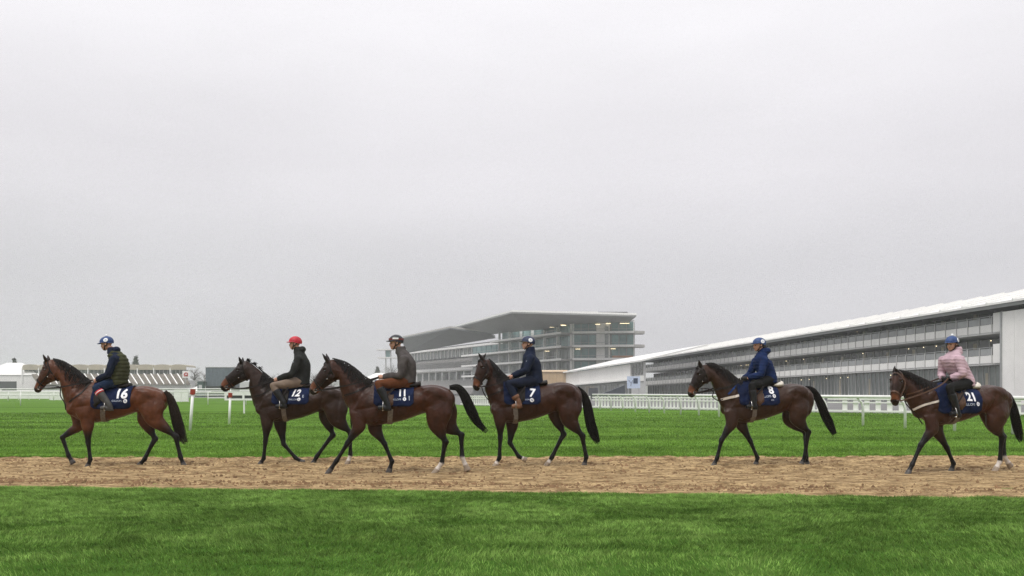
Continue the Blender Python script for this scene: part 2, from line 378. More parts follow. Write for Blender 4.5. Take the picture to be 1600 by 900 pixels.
O = Vector((60.8, 112.0, 0)); D = (-0.1435, 0.98965)
gs = empty('grandstand', O, rot2(D)); tag(gs, 'long white-roofed grandstand with two glazed balcony tiers on the right', 'grandstand')
fr = Frame(gs, 0.01)
BAY = 2.35; NB = 66; L = BAY * NB; ts = [i * BAY - 1.3 for i in range(NB)]
fr.box('rear_wall', LIGHTGREY, -24, L, 11.2, 11.5, -3, 15.2)
for nm, z in (('lower', 4.85), ('upper', 8.75)):
    fr.box('floor_slab', LIGHTGREY, -1.35, L, 0.0, 11.0, z, z + 0.25)
    fr.rep('fascia_panel', PANEL, [t + 0.04 for t in ts], BAY - 0.08, -0.06, 0.0, z + 0.26, z + 1.22)
    fr.rep('balustrade_post', LIGHTGREY, ts, 0.09, -0.14, -0.07, z + 0.1, z + 2.2)
    fr.rep('balustrade_glass', mat('clear_balustrade', (0.27, 0.28, 0.28), 0.15, 0.15, 0.6, rnd=0.2), [t + 0.1 for t in ts], BAY - 0.14, -0.03, -0.01, z + 1.26, z + 2.08)
    fr.box('handrail', STEEL, -1.35, L, -0.12, -0.02, z + 2.2, z + 2.28)
    fr.rep('window_pane', GLASS_D, [t + 0.06 for t in ts], BAY - 0.12, 3.1, 3.14, z + 0.26, z + 3.55)
    fr.rep('mullion', LIGHTGREY, [t - 0.06 for t in ts], 0.12, 3.0, 3.2, z + 0.26, z + 3.6)
    fr.rep('blind', BEIGE, [ts[i] + 0.3 for i in range(1, NB, 3)], 0.7, 3.05, 3.09, z + 0.9, z + 3.2)
    fr.box('end_panel', PANEL, -1.3, 0.7, -0.22, -0.15, z + 0.2, z + 2.6)
fr.rep('window_pane', GLASS_G, [t + 0.06 for t in ts], BAY - 0.12, 1.3, 1.34, 0.1, 4.8)
fr.rep('mullion', LIGHTGREY, [t - 0.05 for t in ts] , 0.1, 1.2, 1.4, -1.5, 4.85)
fr.rep('mullion', LIGHTGREY, [t + BAY / 2 for t in ts[:34]], 0.07, 1.22, 1.38, -1.5, 4.85)
fr.rep('curtain', BEIGE, [ts[i] + 0.25 for i in range(2, 50, 4)], 0.5, 1.24, 1.28, 0.2, 3.9)
fr.box('plinth', DARKGREY, -1.35, L, 0.4, 1.5, -3, 0.1)
# sloping membrane roof in strips with a raised seam, dark soffit
me = MB(); w_ = 4.7
P = fr.p
me.hexa([P(0, 11.4, 15.3), P(w_ - 0.06, 11.4, 15.3), P(w_ - 0.06, -1.7, 12.15), P(0, -1.7, 12.15), P(0, 11.4, 15.6), P(w_ - 0.06, 11.4, 15.6), P(w_ - 0.06, -1.7, 12.42), P(0, -1.7, 12.42)])
rm = me.mesh('roof_strip'); rm.materials.append(MEMB)
me = MB().hexa([P(0, 11.4, 15.6), P(0.22, 11.4, 15.6), P(0.22, -1.72, 12.43), P(0, -1.72, 12.43), P(0, 11.4, 15.78), P(0.22, 11.4, 15.78), P(0.22, -1.72, 12.6), P(0, -1.72, 12.6)]).mesh('roof_seam'); me.materials.append(MEMB)
k = 0
for i in range(-6, 34):
    t = i * w_; link('roof_strip', rm, None, gs, (t, 0, -0.01 * t)); link('roof_seam', me, None, gs, (t - 0.14, 0, -0.01 * t + 0.005))
fr.box('eave_beam', MIDGREY, -28, L + 3, -1.5, -1.2, 11.75, 12.13)
for i in range(-1, 34, 1):
    pass
fr.rep('roof_truss', DARKGREY, [i * 4.7 for i in range(0, 33)], 0.18, -1.1, 3.0, 11.55, 12.2)
fr.box('parapet', MIDGREY, 0, L, 2.9, 3.0, 12.0, 12.9)
# blank end block, clad in tall panels
fr.rep('cladding_panel', PANEL, [-1.4 - 2.4 * (i + 1) for i in range(10)], 2.36, -0.75, 11.0, -0.5, 11.25)
fr.box('end_column', STEEL, -1.7, -1.45, -0.9, -0.76, -0.5, 11.3)
fr.box('roof_gap_shade', DARKGREY, -24, 0, 3.2, 3.4, 11.26, 13.0)  # dark sheet standing in for the shade between end block and roof
rl = random.Random(3)
lm = MB().ell((0, 0, 0), (0.07, 0.07, 0.06), 8, 6).mesh('ceiling_lamp'); lm.materials.append(LAMP)
for i in range(26):
    z = rl.choice((8.3, 8.3, 4.4, 4.4, 12.0)); t = rl.uniform(1, 95); uu = 2.2 if z > 5 else 0.85
    link('ceiling_lamp', lm, None, gs, fr.p(t, uu, z - 0.15))

# ================================================================ WHITE HALL at the far end of it
A = at(985, 613, 200); B = at(884, 613, 262); A.z = B.z = 0
Dv = (B - A); Lh = Dv.length; Dv.normalize()
hall = empty('white_hall', A, rot2(Dv)); tag(hall, 'low white hall with sloping roof beyond the long grandstand', 'hall')
fh = Frame(hall, 0.0127)
npan = 12; wq = Lh / npan
fh.rep('wall_panel', PANEL, [i * wq for i in range(npan)], wq - 0.07, 0, 0.3, 4.35, 7.75)
fh.box('ledge', WHITE, -0.2, Lh, -0.5, 0.0, 4.0, 4.33)
fh.box('ground_floor', MIDGREY, 0, Lh, 0.6, 1.0, -1, 4.0)
fh.rep('ground_window', GLASS_G, [1 + i * 5.2 for i in range(int(Lh / 5.2))], 4.2, 0.5, 0.58, 0.3, 3.5)
P = fh.p; rm2 = MB().hexa([P(0, 14, 11.3), P(wq - 0.04, 14, 11.3), P(wq - 0.04, -0.8, 7.8), P(0, -0.8, 7.8), P(0, 14, 11.6), P(wq - 0.04, 14, 11.6), P(wq - 0.04, -0.8, 8.15), P(0, -0.8, 8.15)]).mesh('roof_strip'); rm2.materials.append(MEMB)
for i in range(-2, npan): link('roof_strip', rm2, None, hall, (i * wq, 0, -0.0127 * i * wq))
fh.box('link_wall', LIGHTGREY, -9, -0.1, 0.2, 0.6, -1, 7.8)
for i in range(4): fh.box('dark_window', GLASS_D, -8.4 + i * 2.1, -6.8 + i * 2.1, 0.1, 0.18, 5.1, 7.5)
fh.box('link_band', WHITE, -9, -0.1, 0.0, 0.19, 3.7, 4.8)
# sign board in front of it
sg = empty('notice_board', at(990, 613, 185) * 1.0); sg.location.z = 0; tag(sg, 'pale blue notice board on legs before the white hall', 'sign')
boxobj('board', mat('pale_blue_board', (0.50, 0.58, 0.72), 0.5, 0.1, 2), sg, -1.35, 1.35, -0.06, 0.06, 2.2, 4.7)
boxobj('dark_square', mat('deep_blue_print', (0.012, 0.03, 0.07), 0.5, 0.2, 3), sg, -0.05, 0.85, -0.09, -0.061, 3.2, 4.3)
MB().tube([(-1.0, -0.075, 3.9), (-0.5, -0.075, 3.3), (-0.2, -0.075, 3.9)], 0.09, 6).build('emblem_stroke', mat('slate_print', (0.22, 0.26, 0.34), 0.5, 0.1, 3), sg)
MB().tube([(-0.5, -0.075, 3.3), (-0.6, -0.075, 2.7)], 0.09, 6).build('emblem_stroke', MATS['slate_print'], sg)
for x in (-1.1, 1.1): boxobj('leg', STEEL, sg, x - 0.07, x + 0.07, -0.05, 0.05, -0.02, 2.2)
# dark ramp-shaped trailer by the hall
q = at(958, 613, 190); q.z = 0; tr = empty('trailer', q); tag(tr, 'dark wedge-shaped trailer parked below the white hall', 'trailer')
MB().hexa([(-3, -1, 0.5), (2.4, -1, 0.5), (2.4, 1, 0.5), (-3, 1, 0.5), (-3, -1, 0.9), (2.4, -1, 2.9), (2.4, 1, 2.9), (-3, 1, 0.9)]).build('body', mat('slate_paint', (0.045, 0.055, 0.07), 0.5, 0.2, 1), tr)
for x in (-1.0, 1.4):
    MB().tube([(x, -1.12, 0.42), (x, -0.85, 0.42)], 0.42, 14).build('wheel', DARKGREY, tr, smooth=False)
boxobj('cab', mat('slate_paint_b', (0.06, 0.065, 0.075), 0.5, 0.2, 1), tr, -5.2, -3.3, -1, 1, 0.5, 2.3)
for x in (-4.6,): MB().tube([(x, -1.12, 0.42), (x, -0.85, 0.42)], 0.42, 14).build('wheel', DARKGREY, tr)
# tan timber box building
q = at(864, 613, 262); q.z = 0; tb = empty('timber_kiosk', q); tag(tb, 'tan boarded box building left of the white hall', 'kiosk')
for i in range(8): boxobj('board', TAN, tb, -4.2 + i * 1.05, -4.2 + i * 1.05 + 1.0, 0, 6, 0, 7.4)
MB().hexa([(-4.5, -0.4, 7.4), (4.5, -0.4, 7.4), (4.5, 6.4, 7.4), (-4.5, 6.4, 7.4), (-3.8, 0.2, 7.9), (4.2, 0.2, 7.9), (4.2, 6, 7.9), (-3.8, 6, 7.9)]).build('roof', mat('pale_tan', (0.55, 0.42, 0.28), 0.7, 0.1, 1), tb)
boxobj('door', DARKGREY, tb, -1, 1, -0.06, 0, 0, 3)

# ================================================================ TALL MAIN STAND in the middle
def flat(px, d): v = at(px, 613, d); v.z = 0; return v
Rr = flat(991, 295); Bn = flat(896, 298); Lf = flat(783, 351); L2 = flat(737, 378)
ms = empty('main_stand', Bn); tag(ms, 'tall glazed main stand with wide flat canopy roof in the middle', 'grandstand')
def rel(v): return v - Bn
def along(a, b, q): return rel(a).lerp(rel(b), q)
def seg_box(name, m, a, b, q0, q1, n0, n1, z0, z1, parent=None, zt=None):
    """box along a->b (fractions q), n = metres out of the facade towards the course"""
    p0, p1 = along(a, b, q0), along(a, b, q1); dv = (rel(b) - rel(a)).normalized(); nn = Vector((dv.y, -dv.x, 0))
    if nn.y > 0: nn = -nn
    f0, f1, r1, r0 = p0 + nn * n1, p1 + nn * n1, p1 + nn * n0, p0 + nn * n0
    mk = lambda v, z: (v.x, v.y, z)
    return MB().hexa([mk(f0, z0), mk(f1, z0), mk(r1, z0), mk(r0, z0), mk(f0, z1), mk(f1, z1), mk(r1, z1), mk(r0, z1)]).build(name, m, parent or ms)
FL = [3.6, 7.9, 12.2, 16.5, 20.96]; TOP = 25.2
for a, b, nbay in ((Rr, Bn, 8), (Bn, Lf, 12), (Lf, L2, 6)):
    seg_box('core', MIDGREY, a, b, 0.0, 1.0, -14, -0.6, 0, TOP if a is not Lf else 17)
    for k, z in enumerate(FL):
        if a is Lf and k > 3: continue
        zt = FL[k + 1] if k + 1 < len(FL) else TOP
        seg_box('balcony_slab', CONC, a, b, 0.0 if a is Rr else 0.0, 1.0, -0.5, 3.4 if a is Rr else 4.6, z - 0.30, z + 0.20)
        seg_box('balcony_edge', PANEL, a, b, 0.0, 1.0, 3.42 if a is Rr else 4.62, 3.6 if a is Rr else 4.8, z - 0.25, z + 0.45)
        seg_box('handrail', STEEL, a, b, 0.0, 1.0, 3.45 if a is Rr else 4.65, 3.55 if a is Rr else 4.75, z + 1.15, z + 1.25)
        for i in range(nbay):
            if a is Rr and i in (3, 4): continue
            seg_box('window_pane', GLASS_T if (a is Rr or k > 2) else GLASS_G, a, b, (i + 0.05) / nbay, (i + 0.95) / nbay, -0.55, -0.3, z + 0.3, zt - 0.6)
    for i in range(nbay + 1):
        if a is Rr and i not in (0, 8): continue
        if a is Lf: continue
        if a is Bn and i % 2: continue
        q = i / nbay; seg_box('column', WHITE, a, b, max(0, q - 0.004 if a is Bn else q - 0.012), min(1, q + 0.004 if a is Bn else q + 0.012), 0.3, 0.9 if a is Rr else 1.2, 0, TOP - 0.3)
seg_box('stair_tower', PANEL, Rr, Bn, 0.40, 0.62, -0.5, 0.5, 0, TOP)
seg_box('stair_window', GLASS_G, Rr, Bn, 0.42, 0.48, 0.5, 0.56, 8, TOP - 2)
# right return of the balconies
for z in FL: MB().hexa([tuple(rel(Rr) + Vector((-0.5, -3.6, z - 0.4))), tuple(rel(Rr) + Vector((3.2, -1.8, z - 0.4))), tuple(rel(Rr) + Vector((3.2, 3, z - 0.4))), tuple(rel(Rr) + Vector((-0.5, 3, z - 0.4))), tuple(rel(Rr) + Vector((-0.5, -3.6, z + 0.5))), tuple(rel(Rr) + Vector((3.2, -1.8, z + 0.5))), tuple(rel(Rr) + Vector((3.2, 3, z + 0.5))), tuple(rel(Rr) + Vector((-0.5, 3, z + 0.5)))]).build('balcony_return', CONC, ms)
seg_box('terracotta_panel', mat('terracotta', (0.42, 0.20, 0.10), 0.7, 0.15, 1), Rr, Bn, 0.02, 0.36, -0.29, -0.2, 12.5, 13.6)
# canopy: thin slab whose front lip is lifted
FA, FR, FT = at(800, 489.5, 277), at(994.5, 494.5, 274), at(711, 512.5, 398)
RA, RR, RT = at(822, 517, 322), at(980, 505.5, 302), at(735, 526, 420)
BK1, BK2, BK3 = at(985, 505, 325), at(845, 512, 345), at(760, 523, 430)
mb = MB(); top = [FR, FA, FT]; 
pts = [FR, FA, FT, RT, RA, RR]; up = Vector((0, 0, 0.7)); 
Vv = [rel(p) for p in pts] + [rel(p) + up for p in pts]
mb.add(Vv, [(0, 5, 4, 1), (1, 4, 3, 2), (6, 7, 10, 11), (7, 8, 9, 10), (0, 1, 7, 6), (1, 2, 8, 7), (2, 3, 9, 8), (3, 4, 10, 9), (4, 5, 11, 10), (5, 0, 6, 11)])
mb.build('canopy', mat('canopy_soffit', (0.27, 0.275, 0.27), 0.6, 0.08, 0.05), ms)
def lipbox(a, b, parent, m=WHITE, h=0.55, z=0.45, dep=0.8):
    a, b = rel(a), rel(b); dv = (b - a).normalized(); nn = Vector((dv.y, -dv.x, 0)).normalized()
    if nn.y > 0: nn = -nn
    return MB().hexa([tuple(a + nn * 0.05 + Vector((0, 0, z))), tuple(b + nn * 0.05 + Vector((0, 0, z))), tuple(b - nn * dep + Vector((0, 0, z))), tuple(a - nn * dep + Vector((0, 0, z))), tuple(a + nn * 0.05 + Vector((0, 0, z + h))), tuple(b + nn * 0.05 + Vector((0, 0, z + h))), tuple(b - nn * dep + Vector((0, 0, z + h))), tuple(a - nn * dep + Vector((0, 0, z + h)))]).build('canopy_lip', m, parent)
lipbox(FR, FA, ms); lipbox(FA, FT, ms)
c = at(958, 489, 300); MB().box(-5, 5, 0, 6, 0, 0.1).build('plant_base', MIDGREY, ms, rel(c) - Vector((0, 0, 2.6)))
for i in range(6): MB().box(-4.9, 4.9, 0, 6, 0, 0.24).build('plant_louvre', mat('louvre_grey', (0.20, 0.20, 0.21), 0.6, 0.1, 1), ms, rel(c) + Vector((0, 0, -2.45 + i * 0.52)))
boxobj('roof_house', PANEL, ms, rel(c).x - 22, rel(c).x - 5.2, rel(c).y, rel(c).y + 8, rel(c).z - 2.5, rel(c).z + 0.55)
for i in range(16):      # lit rooms
    qq = rl.uniform(0.05, 0.45); z = rl.choice((24.2, 24.2, 15.9, 24.0)); p = along(Bn, Lf, qq) if i % 3 else along(Rr, Bn, rl.uniform(0.05, 0.9))
    MB().box(-0.8, 0.8, -0.1, 0.1, -0.05, 0.05).build('ceiling_light', LAMP, ms, (p.x - 1.2, p.y - 1.3, z - 0.2))

# ================================================================ OLDER STAND to its left
Or = flat(775, 372); Ol = flat(632, 470); Bn_keep = Bn; 
os_ = empty('older_stand', Or); tag(os_, 'grey older stand with raked seating and columns left of the main stand', 'grandstand')
Bn = Or; ms_keep = ms; ms = os_
seg_box('rear_wall', DARKGREY, Or, Ol, 0, 1.55, -26, -25, 0, 26)
def slope_box(name, m, q0, q1, n0, z0, n1, z1, th, parent=None):
    a, b = Or, Ol; p0, p1 = along(a, b, q0), along(a, b, q1); dv = (rel(b) - rel(a)).normalized(); nn = Vector((dv.y, -dv.x, 0))
    if nn.y > 0: nn = -nn
    mk = lambda v, n, z: tuple(v + nn * n + Vector((0, 0, z)))
    return MB().hexa([mk(p0, n0, z0 - th), mk(p1, n0, z0 - th), mk(p1, n1, z1 - th), mk(p0, n1, z1 - th), mk(p0, n0, z0), mk(p1, n0, z0), mk(p1, n1, z1), mk(p0, n1, z1)]).build(name, m, parent or os_)
SEATS = mat('grey_seats', (0.27, 0.26, 0.255), 0.8, 0.35, 0.7); STEP = mat('terrace_steps', (0.30, 0.29, 0.28), 0.8, 0.25, 1.2, stretch=(1, 1, 4))
for i in range(14): slope_box('seat_row', SEATS, 0, 1.3, -6 - i * 1.1, 13.2 + i * 0.42, -7.1 - i * 1.1, 13.2 + i * 0.42, 0.8)
for i in range(16): slope_box('terrace_step', STEP, 0, 1, 6 - i * 0.8, 1.4 + i * 0.4, 5.2 - i * 0.8, 1.4 + i * 0.4, 0.8)
seg_box('concourse_wall', MIDGREY, Or, Ol, 0, 1.3, -14.4, -14, 0, 11.3)
for i in range(24): seg_box('concourse_door', GLASS_G if i % 3 else DARKGREY, Or, Ol, 0.012 + i / 24.3, 0.04 + i / 24.3, -13.98, -13.9, 7.2, 10.6)
seg_box('balcony_front', PANEL, Or, Ol, 0.12, 1.25, -6.0, -5.2, 11.8, 13.0)
seg_box('balcony_floor', CONC, Or, Ol, 0, 1.25, -25, -5.3, 11.3, 11.7)
for i in range(16): seg_box('column', WHITE, Or, Ol, 0.02 + i * 0.08, 0.026 + i * 0.08, -6.4, -5.9, 0, 11.3)
seg_box('upper_gallery', GLASS_G, Or, Ol, 0, 1.5, -22, -21, 19.5, 24)
for i in range(33): seg_box('gallery_mullion', PANEL, Or, Ol, i / 22, i / 22 + 0.006, -20.98, -20.7, 19.5, 24)
seg_box('gallery_slab', PANEL, Or, Ol, 0.0, 1.5, -24, -18, 23.6, 24.6)
# canopy
mb = MB()
a0, a1, a2 = at(768, 522.5, 372), at(704, 514, 378), at(628, 529.5, 462)
b0, b1, b2 = at(774, 528, 400), at(758, 531, 404), at(634, 552, 505)
Vv = [rel(p) for p in (a0, a1, a2, b2, b1, b0)]; Vv += [v + Vector((0, 0, 0.9)) for v in Vv]
mb.add(Vv, [(0, 5, 4, 1), (1, 4, 3, 2), (6, 7, 10, 11), (7, 8, 9, 10), (0, 1, 7, 6), (1, 2, 8, 7), (2, 3, 9, 8), (3, 4, 10, 9), (4, 5, 11, 10), (5, 0, 6, 11)])
mb.build('canopy', mat('old_canopy_soffit', (0.14, 0.15, 0.155), 0.7, 0.1, 0.1), os_)
lipbox(a0, a1, os_, CONC, 0.7, 0.5); lipbox(a1, a2, os_, CONC, 0.7, 0.5)
# camera gantry at its left end
g0 = at(606, 613, 440); g0.z = 0; gt = empty('camera_gantry', g0); tag(gt, 'slim pale viewing gantry at the left end of the older stand', 'gantry')
for x, y in ((-1, -1), (1.4, -1), (-1, 1), (1.4, 1)): boxobj('leg', LIGHTGREY, gt, x - 0.15, x + 0.15, y - 0.15, y + 0.15, 0, 22.0)
boxobj('deck', PANEL, gt, -4.8, 10, -2, 2, 18.0, 18.6); boxobj('roof', PANEL, gt, -5.5, 9, -2.4, 2.4, 22.0, 22.6); boxobj('glazing', GLASS_T, gt, -0.8, 1.2, -1.3, -1.2, 18.7, 21.9)
Bn, ms = Bn_keep, ms_keep
# white marquees beside it
def marquee(px, d, w, h, hr, label):
    q = flat(px, d); m = empty('marquee', q); tag(m, label, 'marquee', 'white marquees')
    boxobj('wall', PANEL, m, -w, w, 0, 8, 0, h)
    MB().add([(-w - 0.3, -0.3, h), (w + 0.3, -0.3, h), (w + 0.3, 8.3, h), (-w - 0.3, 8.3, h), (-w * 0.25, 4, hr), (w * 0.25, 4, hr)], [(0, 1, 5, 4), (1, 2, 5), (2, 3, 4, 5), (3, 0, 4), (3, 2, 1, 0)]).build('roof', MEMB, m)
    boxobj('doorway', DARKGREY, m, -w * 0.3, w * 0.3, -0.05, 0, 0, h * 0.7)
marquee(592, 330, 6.5, 6.0, 8.6, 'white peaked marquee between horses twelve and eleven')
marquee(12, 300, 10, 7.2, 11.4, 'large white marquee at the far left edge')
marquee(312, 290, 5.0, 1.8, 3.6, 'low white marquee beside the slate-blue shed')

# ================================================================ FAR LEFT TEMPORARY STANDS
def fl_pod(px0, px1, d, label_i):
    pass
st = empty('terrace_stand', flat(240, 285)); tag(st, 'grey stepped terrace stand with white stair flights at far left', 'grandstand')
o0 = flat(240, 285)
def q3(px, py, d): return at(px, py, d) - o0
def quadbox(name, m, p, th=0.3):
    v = [Vector(x) for x in p]; dn = Vector((0, 0, -th)); return MB().hexa([tuple(x + dn) for x in v] + [tuple(x) for x in v]).build(name, m, st)
TS = mat('stand_seating', (0.235, 0.205, 0.175), 0.8, 0.3, 1.5)
for i in range(8):
    f0, f1 = i / 8, (i + 1) / 8; y0 = 600 - 15.5 * f0; y1 = 600 - 15.5 * f1; d0 = 280 + 18 * f0; d1 = 280 + 18 * f1; s0 = -10.5 * f0; s1 = -10.5 * f1
    quadbox('seating_step', TS, [q3(60 + s0, y1 + 0.3, d0), q3(297 + s0, y1 + 0.3, d0), q3(297 + s1, y1, d1), q3(60 + s1, y1, d1)], 0.6)
for i in range(22):
    x = 287 - i * 10.4; quadbox('stair_flight', WHITE, [q3(x - 0.6, 599.2, 279.2), q3(x + 1.2, 599.2, 279.2), q3(x - 9.0, 583.4, 297.2), q3(x - 10.8, 583.4, 297.2)], 0.25)
MB().add([tuple(q3(55, 606, 281)), tuple(q3(300, 606, 281)), tuple(q3(300, 600.5, 281)), tuple(q3(55, 600.5, 281)), tuple(q3(55, 606, 282)), tuple(q3(300, 606, 282)), tuple(q3(300, 600.5, 282)), tuple(q3(55, 600.5, 282))], [(0, 1, 2, 3), (7, 6, 5, 4), (0, 4, 5, 1), (3, 2, 6, 7), (0, 3, 7, 4), (1, 5, 6, 2)]).build('front_wall', PANEL, st)
suite = empty('hospitality_suites', flat(170, 300)); tag(suite, 'row of beige barrel-roofed hospitality suites behind the far left terrace', 'building')
o1 = flat(170, 300)
for i in range(10):
    x0 = 38 + i * 25.6; a = at(x0, 613, 301) - o1; w_ = 24.6 / 1400 * 301; a.z = 0
    boxobj('glazed_wall', GLASS_G, suite, a.x, a.x + w_, a.y, a.y + 0.3, 5.5, 8.9)
    for j in range(4): boxobj('mullion', LIGHTGREY, suite, a.x + j * w_ / 4, a.x + j * w_ / 4 + 0.16, a.y - 0.12, a.y - 0.02, 5.5, 8.9)
    n_ = 8; V = []; 
    for k in range(n_ + 1):
        q = math.pi * k / n_; V += [(a.x + w_ / 2 - math.cos(q) * w_ / 2 * 1.02, a.y - 1.2, 8.9 + 0.9 + math.sin(q) ** 0.6 * 0.95), (a.x + w_ / 2 - math.cos(q) * w_ / 2 * 1.02, a.y + 8, 8.9 + 0.9 + math.sin(q) ** 0.6 * 0.95)]
    Fc = [(2 * k, 2 * k + 2, 2 * k + 3, 2 * k + 1) for k in range(n_)]; b0 = len(V); V += [(a.x - 0.02 * w_ / 2, a.y - 1.2, 8.9), (a.x + w_ * 1.01, a.y - 1.2, 8.9), (a.x + w_ * 1.01, a.y + 8, 8.9), (a.x - 0.01 * w_, a.y + 8, 8.9)]
    Fc += [tuple([b0] + [b0 + 1] + [2 * k for k in range(n_, -1, -1)]), (b0 + 3, b0 + 2, b0 + 1, b0)]
    MB().add(V, Fc).build('barrel_roof', BEIGE, suite)
    boxobj('pier', WHITE, suite, a.x - 0.25, a.x + 0.1, a.y - 1.3, a.y - 0.9, 4.5, 9.4)
boxobj('base', LIGHTGREY, suite, at(38, 613, 301).x - o1.x, at(294, 613, 301).x - o1.x, 1.4, 8, 0, 5.45)
# red and white hoarding
q = flat(290, 279); sg = empty('square_sign', q); tag(sg, 'white square sign with red emblem beside the terrace stand', 'sign')
boxobj('board', PANEL, sg, -1.0, 1.2, -0.06, 0.06, 5.9, 8.1); MB().tube([(-0.45, -0.1, 7.0), (0.0, -0.1, 7.45), (0.6, -0.1, 7.35), (0.65, -0.1, 6.75), (0.0, -0.1, 6.6), (-0.45, -0.1, 7.0)], 0.16, 6).build('emblem', RED, sg); boxobj('emblem_bar', RED, sg, -0.55, 0.75, -0.1, -0.062, 6.35, 6.6)
boxobj('post', STEEL, sg, -0.08, 0.08, -0.05, 0.05, 0, 5.9)
# dark barn
q = flat(344, 270); bn_ = empty('shed', q); tag(bn_, 'dark slate-blue shed behind the left rails near the second horse\'s muzzle', 'shed')
SLATE = mat('slate_blue_sheeting', (0.085, 0.11, 0.13), 0.6, 0.2, 1.5)
for i in range(8): boxobj('sheet', SLATE, bn_, -4.4 + i * 1.1, -4.4 + i * 1.1 + 1.06, 0, 5, 3.3, 8.8 - 0.02 * i)
boxobj('frame', DARKGREY, bn_, -4.5, 4.5, 0.5, 4.5, 0, 3.3); boxobj('cap', STEEL, bn_, -4.5, 4.5, -0.1, 5.1, 8.82, 9.0)
q = flat(313, 268); kk = empty('green_kiosk', q); tag(kk, 'small dark green kiosk left of the slate-blue shed', 'kiosk')
boxobj('wall', mat('bottle_green', (0.02, 0.055, 0.05), 0.6, 0.2, 2), kk, -0.9, 0.9, 0, 2, 0, 4.6); boxobj('roof', MIDGREY, kk, -1.1, 1.1, -0.2, 2.2, 4.6, 4.9); boxobj('hatch', LIGHTGREY, kk, -0.5, 0.5, -0.05, 0, 2.2, 3.6)

# ================================================================ RAILS AND FENCES
def pxd(py): return F * H / (py - HY)
rn = random.Random(11)
# hooked running rail on the right: one thing, each post a part
def running_rail(A, B, step, label, hgt=1.2, hook=0.28, arm=True, rz=0.0):
    A = Vector(A); B = Vector(B); dv = (B - A); Ln = dv.length; dv.normalize(); nn = Vector((dv.y, -dv.x, 0))
    if nn.y > 0: nn = -nn
    r = empty('running_rail', A); tag(r, label, 'rail', 'white running rails')
    k = int(Ln / step)
    e = dv * Ln
    MB().tube([(0, 0, hgt), tuple(e + Vector((0, 0, hgt)))], 0.068, 10).build('top_rail', WHITE, r, smooth=True)
    pm = MB().tube([tuple(-nn * hook), tuple(-nn * hook + Vector((0, 0, hgt - 0.42))), tuple(-nn * hook * 0.75 + Vector((0, 0, hgt - 0.22))), tuple(-nn * 0.02 + Vector((0, 0, hgt - 0.04)))], [0.056, 0.056, 0.052, 0.046], 8).mesh('post', True); pm.materials.append(WHITE)
    for i in range(k + 1):
        o = link('post', pm, None, r, tuple(dv * (i * step) + Vector((0, 0, -0.02)))); o.rotation_euler = (rn.uniform(-0.012, 0.012), rn.uniform(-0.012, 0.012), 0)
    return r
running_rail((16.6, 26.4, 0), (6.6, 73.2, 0), 2.75, 'curving white plastic running rail with hooked posts on the right')
# white picket crowd fence behind it
def picket_fence(A, B, label, hgt=1.05, step=0.42, pw=0.16, big=False):
    A = Vector(A); B = Vector(B); dv = (B - A); Ln = dv.length; dv.normalize()
    r = empty('picket_fence', A, rot2(dv)); tag(r, label, 'fence', 'white picket fences')
    boxobj('top_bar', WHITE, r, 0, Ln, -0.03, 0.03, hgt - 0.12, hgt - 0.02); boxobj('bottom_bar', WHITE, r, 0, Ln, -0.03, 0.03, 0.08, 0.20)
    boxobj('middle_bar', WHITE, r, 0, Ln, -0.03, 0.03, hgt - 0.34, hgt - 0.26)
    pm = MB().box(0, pw, -0.055, -0.032, 0.0, hgt).mesh('picket'); pm.materials.append(WHITE)
    n_ = int(Ln / step)
    for i in range(n_): link('picket', pm, None, r, (i * step, 0, rn.uniform(-0.015, 0.015)))
picket_fence((32, 50.5, 0), (21.5, 61, 0), 'near stretch of white slatted fence below the long grandstand', 1.0, 0.75, 0.34)
picket_fence((21.3, 61.2, 0), (7.0, 78, 0), 'long white picket fence behind the hooked running rail', 1.02, 0.36, 0.15)
picket_fence((6.8, 78.2, 0), (-5.5, 96, 0), 'distant white picket fence between horses eleven and seven', 1.05, 0.40, 0.16)
# left running rails
def plain_rail(A, B, step, label, hgt=1.2, two=False, rad=0.05):
    A = Vector(A); B = Vector(B); dv = (B - A); Ln = dv.length; dv.normalize()
    r = empty('running_rail', A, rot2(dv)); tag(r, label, 'rail', 'white running rails')
    MB().tube([(0, 0, hgt), (Ln, 0, hgt)], rad, 8).build('top_rail', WHITE, r, smooth=True)
    if two: MB().tube([(0, 0, hgt * 0.55), (Ln, 0, hgt * 0.55)], rad, 8).build('middle_rail', WHITE, r, smooth=True)
    pm = MB().tube([(0, 0, 0), (0, 0, hgt)], rad, 8).mesh('post', True); pm.materials.append(WHITE)
    for i in range(int(Ln / step) + 1): link('post', pm, None, r, (i * step, 0, 0))
a, b = flat(-40, 92), flat(330, 100)
plain_rail(a, b, 4.2, 'white running rail crossing low behind the leading horse', 1.45)
plain_rail(flat(-60, 150), flat(620, 170), 7.0, 'far thin white double rail across the left of the course', 1.6, True, 0.09)
plain_rail(flat(-60, 215), flat(640, 225), 9.0, 'farthest thin white rail below the terrace stand', 2.2, True, 0.12)
plain_rail(flat(325, 97), flat(640, 118), 4.6, 'white running rail behind the second and third horses', 1.38, True)
